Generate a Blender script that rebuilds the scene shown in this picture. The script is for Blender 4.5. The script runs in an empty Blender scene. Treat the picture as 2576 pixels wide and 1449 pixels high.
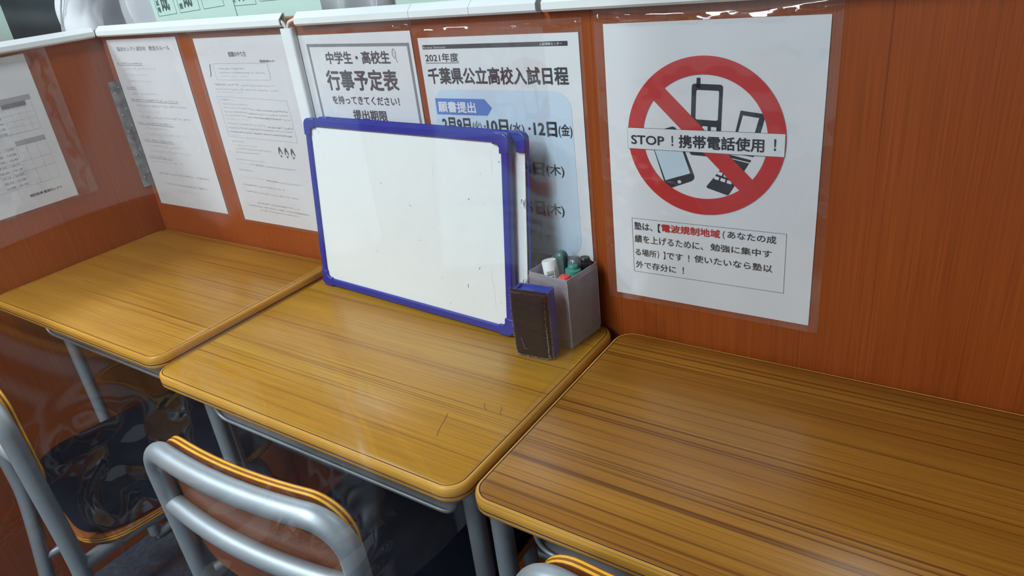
import bpy, bmesh, math, random
from mathutils import Vector, Matrix
from mathutils import noise as mnoise
from math import sin, cos, pi, radians

SC = bpy.context.scene
COL = SC.collection
random.seed(7)

# ------------------------------------------------------------------ camera
cam_d = bpy.data.cameras.new('camera')
cam = bpy.data.objects.new('camera', cam_d)
COL.objects.link(cam)
cam.location = (0.5717, -0.8457, 1.2396)
cam.rotation_euler = (radians(64.0605), radians(6.4035), radians(33.6254))
cam_d.sensor_fit = 'HORIZONTAL'
cam_d.sensor_width = 36.0
cam_d.lens = 25.277
cam_d.clip_start = 0.01
SC.camera = cam

# ------------------------------------------------------------------ world, light, exposure
w = bpy.data.worlds.new('world')
SC.world = w
w.use_nodes = True
w.node_tree.nodes['Background'].inputs['Color'].default_value = (0.75, 0.85, 1.0, 1)
w.node_tree.nodes['Background'].inputs['Strength'].default_value = 0.05
SC.view_settings.view_transform = 'Standard'
SC.view_settings.look = 'None'
SC.view_settings.gamma = 1.0
SC.view_settings.use_curve_mapping = False
SC.view_settings.exposure = -0.10
SC.cycles.use_denoising = True
SC.cycles.max_bounces = 10
SC.cycles.transparent_max_bounces = 24
SC.cycles.sample_clamp_indirect = 6.0
SC.cycles.caustics_reflective = False
SC.cycles.caustics_refractive = False


def ceiling_lamp(name, loc, sx, sy, power):
    d = bpy.data.lights.new(name, 'AREA')
    d.shape = 'RECTANGLE'
    d.size, d.size_y = sx, sy
    d.energy = power
    d.color = (0.84, 0.95, 1.0)
    o = bpy.data.objects.new(name, d)
    o.location = loc
    COL.objects.link(o)
    return o


LAMPS = [((-1.75, -1.5, 2.42), 0.30, 1.24, 42), ((-0.45, -1.5, 2.42), 0.30, 1.24, 46), ((-0.45, -3.2, 2.42), 0.30, 1.24, 52),
         ((-1.55, 1.25, 2.42), 0.30, 1.24, 28), ((0.55, 1.25, 2.42), 0.30, 1.24, 22), ((2.0, 0.2, 2.42), 0.30, 1.24, 6)]
for i, (p, a, b, e) in enumerate(LAMPS):
    ceiling_lamp('fluorescent_light', p, a, b, e)


# ------------------------------------------------------------------ materials
def lin(r, g, b):
    f = lambda c: ((c / 255 + 0.055) / 1.055) ** 2.4 if c > 10 else c / 255 / 12.92
    return (f(r), f(g), f(b), 1)


def new_mat(name):
    m = bpy.data.materials.new(name)
    m.use_nodes = True
    nt = m.node_tree
    return m, nt, nt.nodes['Principled BSDF']


def plain(name, col, rough=0.5, metal=0.0, spec=0.5, bump=0.0, bscale=400, vary=0.0, vscale=8):
    m, nt, p = new_mat(name)
    c = col if len(col) == 4 else (*col, 1)
    p.inputs['Base Color'].default_value = c
    p.inputs['Roughness'].default_value = rough
    p.inputs['Metallic'].default_value = metal
    p.inputs['Specular IOR Level'].default_value = spec
    tc = nt.nodes.new('ShaderNodeTexCoord')
    if bump:
        n = nt.nodes.new('ShaderNodeTexNoise')
        n.inputs['Scale'].default_value = bscale
        b = nt.nodes.new('ShaderNodeBump')
        b.inputs['Strength'].default_value = bump
        b.inputs['Distance'].default_value = 0.001
        nt.links.new(tc.outputs['Object'], n.inputs['Vector'])
        nt.links.new(n.outputs['Fac'], b.inputs['Height'])
        nt.links.new(b.outputs['Normal'], p.inputs['Normal'])
    if vary:
        n = nt.nodes.new('ShaderNodeTexNoise')
        n.inputs['Scale'].default_value = vscale
        n.inputs['Detail'].default_value = 4
        r = nt.nodes.new('ShaderNodeValToRGB')
        r.color_ramp.elements[0].position = 0.3
        r.color_ramp.elements[1].position = 0.7
        r.color_ramp.elements[0].color = tuple(x * (1 - vary) for x in c[:3]) + (1,)
        r.color_ramp.elements[1].color = tuple(min(1, x * (1 + vary)) for x in c[:3]) + (1,)
        nt.links.new(tc.outputs['Object'], n.inputs['Vector'])
        nt.links.new(n.outputs['Fac'], r.inputs['Fac'])
        nt.links.new(r.outputs['Color'], p.inputs['Base Color'])
    return m


def wood(name, light, mid, dark, axis='X', fine=160, coarse=22, rough=0.35, off=0.0, streak=0.56, along=2.2, bump=0.06, coat=0.0, spec=0.35):
    """laminate wood: long fibres along one axis, broad bands and thin dark streaks"""
    m, nt, p = new_mat(name)
    N, L = nt.nodes, nt.links
    tc = N.new('ShaderNodeTexCoord')

    def mapped(sa, sc, o):
        mp = N.new('ShaderNodeMapping')
        s = {'X': (sa, sc, sc), 'Y': (sc, sa, sc), 'Z': (sc, sc, sa), 'XY': (sa, sa, sc)}[axis]
        mp.inputs['Scale'].default_value = s
        mp.inputs['Location'].default_value = (o, o * 1.7, o * 0.6)
        L.new(tc.outputs['Object'], mp.inputs['Vector'])
        return mp

    def noise(mp, detail, dist=0.0):
        n = N.new('ShaderNodeTexNoise')
        n.inputs['Scale'].default_value = 1.0
        n.inputs['Detail'].default_value = detail
        n.inputs['Distortion'].default_value = dist
        L.new(mp.outputs['Vector'], n.inputs['Vector'])
        return n
    n1 = noise(mapped(along * 0.30, coarse, off), 4, 0.0)
    n2 = noise(mapped(along * 3, fine * 2.2, off + 3), 2)
    n3 = noise(mapped(along * 0.42, fine * 1.5, off + 9), 1.5)
    r1 = N.new('ShaderNodeValToRGB')
    e = r1.color_ramp.elements
    e[0].position, e[0].color = 0.33, mid
    e[1].position, e[1].color = 0.66, light
    L.new(n1.outputs['Fac'], r1.inputs['Fac'])
    # fibre
    mr = N.new('ShaderNodeMapRange')
    mr.inputs['From Min'].default_value = 0.3
    mr.inputs['From Max'].default_value = 0.72
    mr.inputs['To Min'].default_value = 0.80
    mr.inputs['To Max'].default_value = 1.10
    L.new(n2.outputs['Fac'], mr.inputs['Value'])
    mul = N.new('ShaderNodeMix')
    mul.data_type = 'RGBA'
    mul.blend_type = 'MULTIPLY'
    mul.inputs['Factor'].default_value = 1.0
    L.new(r1.outputs['Color'], mul.inputs['A'])
    L.new(mr.outputs['Result'], mul.inputs['B'])
    # streaks
    r3 = N.new('ShaderNodeValToRGB')
    r3.color_ramp.elements[0].position, r3.color_ramp.elements[0].color = streak, (0, 0, 0, 1)
    r3.color_ramp.elements[1].position, r3.color_ramp.elements[1].color = streak + 0.16, (1, 1, 1, 1)
    L.new(n3.outputs['Fac'], r3.inputs['Fac'])
    mx = N.new('ShaderNodeMix')
    mx.data_type = 'RGBA'
    L.new(r3.outputs['Color'], mx.inputs['Factor'])
    L.new(mul.outputs['Result'], mx.inputs['A'])
    mx.inputs['B'].default_value = dark
    L.new(mx.outputs['Result'], p.inputs['Base Color'])
    p.inputs['Specular IOR Level'].default_value = spec
    p.inputs['Roughness'].default_value = rough
    p.inputs['Coat Weight'].default_value = coat
    p.inputs['Coat Roughness'].default_value = 0.25
    b = N.new('ShaderNodeBump')
    b.inputs['Strength'].default_value = bump
    b.inputs['Distance'].default_value = 0.0005
    L.new(n2.outputs['Fac'], b.inputs['Height'])
    L.new(b.outputs['Normal'], p.inputs['Normal'])
    return m


def clear_film(name, reflect=1.0, haze=0.02, rough=0.03, tint=(0.97, 0.975, 0.98), scuff=0.0, bump=0.0, bscale=12):
    """clear vinyl: what lies behind shows through, with a Fresnel gloss and a faint milky haze"""
    m = bpy.data.materials.new(name)
    m.use_nodes = True
    nt = m.node_tree
    N, L = nt.nodes, nt.links
    N.remove(N['Principled BSDF'])
    out = N['Material Output']
    tr = N.new('ShaderNodeBsdfTransparent')
    tr.inputs['Color'].default_value = (*tint, 1)
    gl = N.new('ShaderNodeBsdfGlossy')
    gl.inputs['Roughness'].default_value = rough
    gl.inputs['Color'].default_value = (1, 1, 1, 1)
    df = N.new('ShaderNodeBsdfDiffuse')
    df.inputs['Color'].default_value = (0.85, 0.87, 0.9, 1)
    tl = N.new('ShaderNodeBsdfTranslucent')
    tl.inputs['Color'].default_value = (0.85, 0.87, 0.9, 1)
    dd = N.new('ShaderNodeAddShader')
    L.new(df.outputs[0], dd.inputs[0])
    L.new(tl.outputs[0], dd.inputs[1])
    mh = N.new('ShaderNodeMixShader')
    L.new(tr.outputs[0], mh.inputs[1])
    L.new(df.outputs[0], mh.inputs[2])
    tc = N.new('ShaderNodeTexCoord')
    if scuff:
        n = N.new('ShaderNodeTexNoise')
        n.inputs['Scale'].default_value = 9
        n.inputs['Detail'].default_value = 8
        n.inputs['Roughness'].default_value = 0.7
        L.new(tc.outputs['Object'], n.inputs['Vector'])
        mr = N.new('ShaderNodeMapRange')
        mr.inputs['From Min'].default_value = 0.45
        mr.inputs['From Max'].default_value = 0.8
        mr.inputs['To Min'].default_value = haze
        mr.inputs['To Max'].default_value = haze + scuff
        L.new(n.outputs['Fac'], mr.inputs['Value'])
        L.new(mr.outputs['Result'], mh.inputs['Fac'])
    else:
        mh.inputs['Fac'].default_value = haze
    fr = N.new('ShaderNodeLayerWeight')     # Schlick's curve, alike from both sides of the film
    fr.inputs['Blend'].default_value = 0.5
    pw = N.new('ShaderNodeMath')
    pw.operation = 'POWER'
    pw.inputs[1].default_value = 5.0
    L.new(fr.outputs['Facing'], pw.inputs[0])
    mm = N.new('ShaderNodeMath')
    mm.operation = 'MULTIPLY_ADD'
    mm.use_clamp = True
    mm.inputs[1].default_value = 0.9
    mm.inputs[2].default_value = 0.04 * reflect
    L.new(pw.outputs[0], mm.inputs[0])
    mg = N.new('ShaderNodeMixShader')
    L.new(mm.outputs[0], mg.inputs['Fac'])
    L.new(mh.outputs[0], mg.inputs[1])
    L.new(gl.outputs[0], mg.inputs[2])
    L.new(mg.outputs[0], out.inputs['Surface'])
    if bump:
        n = N.new('ShaderNodeTexNoise')
        n.inputs['Scale'].default_value = bscale
        n.inputs['Detail'].default_value = 2
        L.new(tc.outputs['Object'], n.inputs['Vector'])
        b = N.new('ShaderNodeBump')
        b.inputs['Strength'].default_value = bump
        b.inputs['Distance'].default_value = 0.01
        L.new(n.outputs['Fac'], b.inputs['Height'])
        L.new(b.outputs['Normal'], gl.inputs['Normal'])
        L.new(b.outputs['Normal'], fr.inputs['Normal'])
    return m


M = {}
M['panel'] = wood('partition_laminate', lin(154, 74, 26), lin(146, 68, 22), lin(122, 54, 17), 'Z', fine=210, coarse=7, rough=0.38, streak=0.66, bump=0.03)
M['desk_a'] = wood('desk_laminate_golden', lin(182, 130, 44), lin(170, 116, 35), lin(128, 80, 22), 'X', off=1.3, rough=0.30, spec=0.5, streak=0.60)
M['desk_b'] = wood('desk_laminate_honey', lin(186, 137, 42), lin(174, 121, 33), lin(124, 76, 18), 'X', off=5.1, rough=0.30, spec=0.5, streak=0.59)
M['desk_c'] = wood('desk_laminate_brown', lin(168, 114, 38), lin(148, 94, 28), lin(102, 58, 14), 'X', off=11.7, rough=0.30, spec=0.5, streak=0.55)
M['band'] = wood('edge_band_wood', lin(222, 170, 78), lin(204, 146, 56), lin(150, 98, 34), 'XY', fine=300, coarse=90, off=2.0, rough=0.3)
M['seam'] = plain('edge_seam_dark', lin(74, 34, 16), 0.5)
M['ply_light'] = plain('plywood_light_ply', lin(238, 176, 50), 0.35, vary=0.12, vscale=60)
M['ply_dark'] = plain('plywood_dark_ply', lin(140, 80, 6), 0.35)
M['ply_face'] = wood('plywood_face', lin(140, 78, 36), lin(124, 66, 28), lin(98, 50, 20), 'X', fine=120, coarse=14, rough=0.32, off=4)
M['steel'] = plain('silver_painted_steel', (0.39, 0.43, 0.46), 0.46, metal=0.6, vary=0.05, vscale=30)
M['tray'] = plain('grey_painted_steel', (0.48, 0.51, 0.54), 0.42, metal=0.3)
M['navy'] = plain('navy_cushion_cloth', (0.0035, 0.0045, 0.011), 0.9, spec=0.12, bump=0.5, bscale=900, vary=0.25, vscale=14)
M['carpet'] = plain('blue_grey_carpet', (0.045, 0.050, 0.075), 0.95, bump=0.8, bscale=600, vary=0.3, vscale=90)
M['paper'] = plain('white_paper', (0.80, 0.81, 0.83), 0.7, vary=0.015, vscale=6)
M['paper_warm'] = plain('photocopy_paper', (0.74, 0.73, 0.735), 0.7, vary=0.02, vscale=6)
M['ink'] = plain('black_ink', (0.012, 0.012, 0.018), 0.5)
M['ink_soft'] = plain('dark_grey_ink', (0.045, 0.05, 0.06), 0.5)
M['ink_grey'] = plain('grey_ink', (0.17, 0.18, 0.20), 0.6)
M['ink_frame'] = plain('frame_grey_ink', (0.24, 0.26, 0.28), 0.6)
M['ink_mid'] = plain('charcoal_ink', (0.075, 0.08, 0.095), 0.5)
M['ink_pale'] = plain('pale_grey_ink', (0.40, 0.41, 0.44), 0.6)
M['ink_grid'] = plain('grid_grey_ink', (0.55, 0.56, 0.58), 0.6)
M['ink_red'] = plain('red_ink', lin(200, 28, 24), 0.5)
M['ink_white'] = plain('white_print', (0.80, 0.82, 0.85), 0.6)
M['panel_blue'] = plain('pale_blue_print', lin(206, 224, 240), 0.6)
M['tag_blue'] = plain('blue_print', lin(74, 130, 204), 0.6)
M['screen_blue'] = plain('screen_print', lin(206, 226, 236), 0.6)
M['duct'] = plain('white_pvc', (0.80, 0.84, 0.84), 0.4)
M['cable'] = plain('ivory_cable', (0.74, 0.70, 0.64), 0.45)
M['mint'] = plain('mint_paper', lin(192, 222, 210), 0.6, vary=0.03, vscale=5)
M['mint_ink'] = plain('green_black_ink', lin(62, 84, 80), 0.6)
M['blue'] = plain('blue_plastic', lin(28, 46, 142), 0.32, vary=0.08, vscale=20)
M['board'] = plain('whiteboard_enamel', (0.78, 0.82, 0.81), 0.22)
M['board_core'] = plain('board_core', lin(150, 112, 92), 0.8, bump=0.3)
M['smudge'] = plain('dry_marker_smudge', (0.10, 0.11, 0.12), 0.8)
M['smudge2'] = plain('faint_marker_smudge', (0.48, 0.50, 0.50), 0.8)
M['smudge3'] = plain('ghost_marker_line', (0.66, 0.69, 0.685), 0.8)
M['mesh'] = plain('grey_mesh_steel', (0.38, 0.38, 0.42), 0.42, metal=0.3)
M['felt'] = plain('dark_felt', (0.010, 0.006, 0.006), 1.0, bump=1.0, bscale=1500, vary=0.3, vscale=120)
M['felt_grey'] = plain('grey_felt_fringe', (0.34, 0.32, 0.32), 1.0)
M['blue_b'] = plain('bright_blue_plastic', lin(38, 70, 158), 0.3)
M['green'] = plain('dark_green_plastic', lin(44, 92, 86), 0.3)
M['teal'] = plain('teal_plastic', lin(66, 132, 118), 0.3)
M['red'] = plain('red_plastic', lin(226, 62, 58), 0.3)
M['black'] = plain('black_plastic', (0.012, 0.012, 0.014), 0.28)
M['smoke'] = plain('smoky_grey_plastic', (0.10, 0.105, 0.12), 0.2)
M['white_pl'] = plain('white_plastic', (0.80, 0.81, 0.80), 0.35)
M['metal_strip'] = plain('worn_metal', (0.30, 0.30, 0.31), 0.5, metal=0.4, vary=0.45, vscale=60)
M['metal_strip_shaded'] = plain('shaded_worn_metal', (0.16, 0.155, 0.16), 0.5, metal=0.4, vary=0.5, vscale=60)  # same bracket metal, with the back flange's shade put into the colour
M['screw'] = plain('bright_metal', (0.75, 0.75, 0.76), 0.3, metal=0.8)
M['shirt'] = plain('white_cotton', (0.78, 0.79, 0.82), 0.85, bump=0.2, bscale=500)
M['shirt_in'] = plain('grey_lining', (0.45, 0.48, 0.47), 0.85)
M['wall'] = plain('white_wallpaper', (0.60, 0.61, 0.61), 0.9, bump=0.2, bscale=200)
M['ceil'] = plain('white_ceiling_board', (0.75, 0.76, 0.76), 0.9, bump=0.2, bscale=150)
M['glass_night'] = plain('dark_window_pane', (0.035, 0.055, 0.06), 0.12, vary=0.4, vscale=4)
M['alu'] = plain('aluminium_frame', (0.5, 0.52, 0.52), 0.4, metal=0.5)
M['hair'] = plain('dark_hair', (0.03, 0.015, 0.01), 0.5)
M['vinyl'] = clear_film('clear_vinyl', 2.1, 0.026, 0.07, scuff=0.06)
M['sleeve'] = clear_film('clear_sleeve', 1.5, 0.022, 0.06, scuff=0.03, bump=0.35, bscale=14)


# ------------------------------------------------------------------ mesh helpers
class MB:
    def __init__(self):
        self.v, self.f, self.mi, self.sm, self.mats = [], [], [], [], []

    def m(self, mat):
        if mat not in self.mats:
            self.mats.append(mat)
        return self.mats.index(mat)

    def add(self, verts, faces, mat, smooth=False, tf=None):
        b = len(self.v)
        k = self.m(mat)
        for p in verts:
            p = Vector(p)
            self.v.append(tf @ p if tf else p)
        for f in faces:
            self.f.append([i + b for i in f])
            self.mi.append(k)
            self.sm.append(smooth)

    def box(self, lo, hi, mat, tf=None):
        (a, b, c), (d, e, f) = lo, hi
        V = [(a, b, c), (d, b, c), (d, e, c), (a, e, c), (a, b, f), (d, b, f), (d, e, f), (a, e, f)]
        F = [(0, 3, 2, 1), (4, 5, 6, 7), (0, 1, 5, 4), (1, 2, 6, 5), (2, 3, 7, 6), (3, 0, 4, 7)]
        self.add(V, F, mat, False, tf)

    def tube(self, pts, r, mat, seg=14, tf=None, caps=True):
        pts = [Vector(p) for p in pts]
        n = len(pts)
        T = [(pts[min(i + 1, n - 1)] - pts[max(i - 1, 0)]).normalized() for i in range(n)]
        up = Vector((0, 0, 1)) if abs(T[0].z) < 0.9 else Vector((1, 0, 0))
        u = (up - T[0] * up.dot(T[0])).normalized()
        V, F = [], []
        for i in range(n):
            u = (u - T[i] * u.dot(T[i])).normalized()
            wv = T[i].cross(u)
            rr = r[i] if isinstance(r, (list, tuple)) else r
            for k in range(seg):
                a = 2 * pi * k / seg
                V.append(pts[i] + (u * cos(a) + wv * sin(a)) * rr)
        for i in range(n - 1):
            for k in range(seg):
                k2 = (k + 1) % seg
                F.append((i * seg + k, i * seg + k2, (i + 1) * seg + k2, (i + 1) * seg + k))
        self.add(V, F, mat, True, tf)
        if caps:
            self.add([V[k] for k in range(seg)], [tuple(range(seg - 1, -1, -1))], mat, False, tf)
            self.add([V[(n - 1) * seg + k] for k in range(seg)], [tuple(range(seg))], mat, False, tf)

    def lathe(self, prof, mat, seg=24, tf=None):
        V, F = [], []
        n = len(prof)
        for (r, z) in prof:
            for k in range(seg):
                a = 2 * pi * k / seg
                V.append((r * cos(a), r * sin(a), z))
        for i in range(n - 1):
            for k in range(seg):
                k2 = (k + 1) % seg
                F.append((i * seg + k, i * seg + k2, (i + 1) * seg + k2, (i + 1) * seg + k))
        self.add(V, F, mat, True, tf)
        self.add(V[:seg], [tuple(range(seg - 1, -1, -1))], mat, False, tf)
        self.add(V[-seg:], [tuple(range(seg))], mat, False, tf)

    def loft(self, rings, mat, smooth=False, cap0=True, cap1=True, tf=None, mats=None):
        n = len(rings[0])
        V = [p for r in rings for p in r]
        for i in range(len(rings) - 1):
            F = [(i * n + k, i * n + (k + 1) % n, (i + 1) * n + (k + 1) % n, (i + 1) * n + k) for k in range(n)]
            sub = V[i * n:(i + 2) * n]
            F = [tuple(x - i * n for x in f) for f in F]
            self.add(sub, F, mats[i] if mats else mat, smooth, tf)
        if cap0:
            self.add(rings[0], [tuple(range(n - 1, -1, -1))], mats[0] if mats else mat, False, tf)
        if cap1:
            self.add(rings[-1], [tuple(range(n))], mats[-1] if mats else mat, False, tf)

    def build(self, name, parent=None, loc=None, rot=None):
        me = bpy.data.meshes.new(name)
        me.from_pydata([tuple(p) for p in self.v], [], self.f)
        for mt in self.mats:
            me.materials.append(mt)
        me.polygons.foreach_set('material_index', self.mi)
        me.polygons.foreach_set('use_smooth', self.sm)
        me.validate()
        bm = bmesh.new()
        bm.from_mesh(me)
        bmesh.ops.remove_doubles(bm, verts=bm.verts, dist=1e-6)
        bmesh.ops.recalc_face_normals(bm, faces=bm.faces) if len(bm.faces) < 60000 else None
        bm.to_mesh(me)
        bm.free()
        me.set_sharp_from_angle(angle=radians(38))
        o = bpy.data.objects.new(name, me)
        COL.objects.link(o)
        if parent:
            o.parent = parent
        if loc is not None:
            o.location = loc
        if rot is not None:
            o.rotation_euler = rot
        return o


def tag(o, label=None, cat=None, group=None, kind=None):
    if label:
        o['label'] = label
    if cat:
        o['category'] = cat
    if group:
        o['group'] = group
    if kind:
        o['kind'] = kind
    return o


def empty(name, loc=(0, 0, 0), rot=(0, 0, 0)):
    o = bpy.data.objects.new(name, None)
    o.empty_display_size = 0.05
    o.location = loc
    o.rotation_euler = rot
    COL.objects.link(o)
    return o


def copy_tree(o, parent=None):
    c = o.copy()
    COL.objects.link(c)
    if parent:
        c.parent = parent
    for ch in list(o.children):
        copy_tree(ch, c)
    return c


def bevel(o, width, seg=2):
    b = o.modifiers.new('bevel', 'BEVEL')
    b.width = width
    b.segments = seg
    b.limit_method = 'ANGLE'
    b.angle_limit = radians(40)
    return o


def rrect(x0, y0, x1, y1, r, n=6):
    """rounded rectangle outline, counter clockwise"""
    out = []
    for cx, cy, a0 in ((x1 - r, y1 - r, 0), (x0 + r, y1 - r, 90), (x0 + r, y0 + r, 180), (x1 - r, y0 + r, 270)):
        for k in range(n + 1):
            a = radians(a0 + 90 * k / n)
            out.append((cx + r * cos(a), cy + r * sin(a)))
    return out


def smooth_path(ctrl, n=10):
    """Catmull-Rom through the control points"""
    P = [Vector(p) for p in ctrl]
    P = [P[0] * 2 - P[1]] + P + [P[-1] * 2 - P[-2]]
    out = []
    for i in range(1, len(P) - 2):
        a, b, c, d = P[i - 1], P[i], P[i + 1], P[i + 2]
        for k in range(n):
            t = k / n
            out.append(0.5 * ((2 * b) + (c - a) * t + (2 * a - 5 * b + 4 * c - d) * t * t + (3 * b - a - 3 * c + d) * t ** 3))
    out.append(P[-2])
    return out


def fillet(ctrl, radii, n=8):
    """polyline with rounded corners"""
    P = [Vector(p) for p in ctrl]
    out = [P[0]]
    for i in range(1, len(P) - 1):
        r = radii if not isinstance(radii, (list, tuple)) else radii[i]
        a, b, c = P[i - 1], P[i], P[i + 1]
        d1, d2 = (a - b).normalized(), (c - b).normalized()
        ang = d1.angle(d2)
        t = min(r / math.tan(ang / 2), (a - b).length * 0.49, (c - b).length * 0.49)
        p, q = b + d1 * t, b + d2 * t
        for k in range(n + 1):
            s = k / n
            out.append((p * (1 - s) + b * s) * (1 - s) + (b * (1 - s) + q * s) * s)
    out.append(P[-1])
    return out


# ------------------------------------------------------------------ room shell
def struct(name, lo, hi, mat):
    mb = MB()
    mb.box(lo, hi, mat)
    return tag(mb.build(name), kind='structure')


XL = -1.062            # inner face of the left partition
PT = 1.163             # partition height
struct('floor', (-3.6, -4.0, -0.05), (3.0, 3.2, 0.0), M['carpet'])
struct('ceiling', (-3.6, -4.0, 2.5), (3.0, 3.2, 2.55), M['ceil'])
struct('wall_back', (-3.6, 3.1, 0.0), (3.0, 3.2, 2.5), M['wall'])
struct('wall_left', (-3.6, -4.0, 0.0), (-3.5, 3.1, 2.5), M['wall'])
struct('wall_right', (2.9, -4.0, 0.0), (3.0, 3.1, 2.5), M['wall'])
struct('wall_front', (-3.5, -4.0, 0.0), (2.9, -3.9, 2.5), M['wall'])
struct('wall_booth_back', (-1.092, 0.0, 0.0), (1.9, 0.03, PT), M['panel'])
struct('wall_booth_left', (-1.092, -1.5, 0.0), (XL, 0.0, PT), M['panel'])
struct('wall_booth_right', (0.762, -0.44, 0.0), (0.792, 0.0, PT), M['panel'])

# dark window in the far wall, seen over the partition
mb = MB()
mb.box((-3.52, -0.6, 0.9), (-3.49, 3.0, 2.1), M['glass_night'])
wn = tag(mb.build('window_1'), kind='structure')
mb = MB()
for lo, hi in (((-3.50, -0.65, 0.84), (-3.46, 3.05, 0.90)), ((-3.50, -0.65, 2.1), (-3.46, 3.05, 2.15)), ((-3.50, -0.65, 0.9), (-3.46, -0.6, 2.1)), ((-3.50, 3.0, 0.9), (-3.46, 3.05, 2.1)), ((-3.485, -0.6, 1.03), (-3.475, 3.0, 1.045))):
    mb.box(lo, hi, M['alu'])
mb.build('window_frame', wn)

# fluorescent fixtures on the ceiling (outside the frame, reflected by the plastic)
for (p, a, b, e) in LAMPS:
    mb = MB()
    mb.box((p[0] - a / 2 - 0.04, p[1] - b / 2 - 0.02, 2.425), (p[0] + a / 2 + 0.04, p[1] + b / 2 + 0.02, 2.5), M['duct'])
    tag(mb.build('ceiling_light'), 'white ceiling light housing above the study booths', 'light', 'ceiling lights')


# ------------------------------------------------------------------ cable ducts
def duct(x0, x1, label, rot=0.0, origin=(0, 0, 0)):
    out = [(0, 1.1495), (-0.012, 1.151), (-0.0145, 1.154), (-0.0145, 1.1625), (-0.004, 1.1715), (0, 1.1715)]
    cy = sum(p[0] for p in out) / 6
    cz = sum(p[1] for p in out) / 6
    inn = [(cy + (y - cy) * 0.8, cz + (z - cz) * 0.8) for y, z in out]
    L = x1 - x0
    mb = MB()
    A = [Vector((0, y, z)) for y, z in out]
    B = [Vector((L, y, z)) for y, z in out]
    C = [Vector((0, y, z)) for y, z in inn]
    D = [Vector((L, y, z)) for y, z in inn]
    mb.loft([D, C, A, B, D], M['duct'], cap0=False, cap1=False)
    o = mb.build('cable_duct', loc=(origin[0] + x0 * cos(rot), origin[1] + x0 * sin(rot), 0), rot=(0, 0, rot))
    # keep clear of the panel face
    o.location += Vector((-sin(rot), cos(rot), 0)) * -0.0006
    return tag(o, label, 'cable duct', 'white cable ducts on the partition top')


duct(-1.30, -0.0165, 'white cable duct along the top of the side partition above the timetable', radians(90), (XL, 0, 0))
duct(-1.046, -0.4575, 'long white cable duct over the class rules and homework notices')
duct(-0.4215, -0.1735, 'white cable duct section above the event schedule notice, beside the two cables')
duct(-0.1728, -0.0643, 'short white cable duct section between two seams above the exam notice')
duct(-0.0636, 0.0437, 'white cable duct section with an open end above the exam notice')
duct(0.0525, 1.6, 'white cable duct running above the no phones poster')
# vertical duct
mb = MB()
R = rrect(-0.464, -0.0135, -0.436, -0.0006, 0.004, 4)
R2 = rrect(-0.4625, -0.012, -0.4375, -0.002, 0.003, 4)
mb.loft([[Vector((x, y, 1.148)) for x, y in R2], [Vector((x, y, 0.716)) for x, y in R2], [Vector((x, y, 0.716)) for x, y in R],
         [Vector((x, y, 1.148)) for x, y in R], [Vector((x, y, 1.148)) for x, y in R2]], M['duct'], cap0=False, cap1=False)
tag(mb.build('cable_duct'), 'vertical white cable duct running down beside the homework notice', 'cable duct', 'white cable ducts on the partition top')
mb = MB()
mb.tube(smooth_path([(-0.475, -0.007, 1.160), (-0.462, -0.0085, 1.160), (-0.4545, -0.0085, 1.153), (-0.453, -0.007, 1.140), (-0.453, -0.007, 1.08)], 8), 0.0028, M['cable'])
tag(mb.build('cable'), 'ivory cable bending from the long duct into the vertical duct', 'cable', 'ivory cables')
mb = MB()
mb.tube(smooth_path([(-0.405, -0.007, 1.160), (-0.424, -0.008, 1.1605), (-0.439, -0.0095, 1.157), (-0.4455, -0.0085, 1.149), (-0.447, -0.007, 1.138), (-0.447, -0.007, 1.08)], 8), 0.0028, M['cable'])
tag(mb.build('cable'), 'ivory cable arching from the schedule side duct into the vertical duct', 'cable', 'ivory cables')

# metal angle bracket screwed into the corner of the booth
st = empty('angle_bracket', (XL, 0, 0.821))
tag(st, 'worn grey metal angle bracket with screws in the booth corner, beside the class rules sheet', 'bracket')
mb = MB()
mb.box((0.0004, -0.0175, 0), (0.0022, -0.0003, 0.237), M['metal_strip'])
fl = mb.build('side_flange', st)
mb = MB()
mb.box((0.0022, -0.0022, 0), (0.0190, -0.0003, 0.237), M['metal_strip_shaded'])
fb = mb.build('back_flange', st)
for k, z in enumerate((0.212, 0.165, 0.128, 0.075, 0.022)):
    mb = MB()
    mb.lathe([(0.0021, 0), (0.0021, 0.0006), (0.0013, 0.0011)], M['screw'], 12, Matrix.Translation((0.0022, -0.010, z)) @ Matrix.Rotation(radians(90), 4, 'Y'))
    mb.build('screw', fl)
    mb = MB()
    mb.lathe([(0.0021, 0), (0.0021, 0.0006), (0.0013, 0.0011)], M['screw'], 12, Matrix.Translation((0.0105, -0.0022, z + 0.012)) @ Matrix.Rotation(radians(90), 4, 'X'))
    mb.build('screw', fb)


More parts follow.
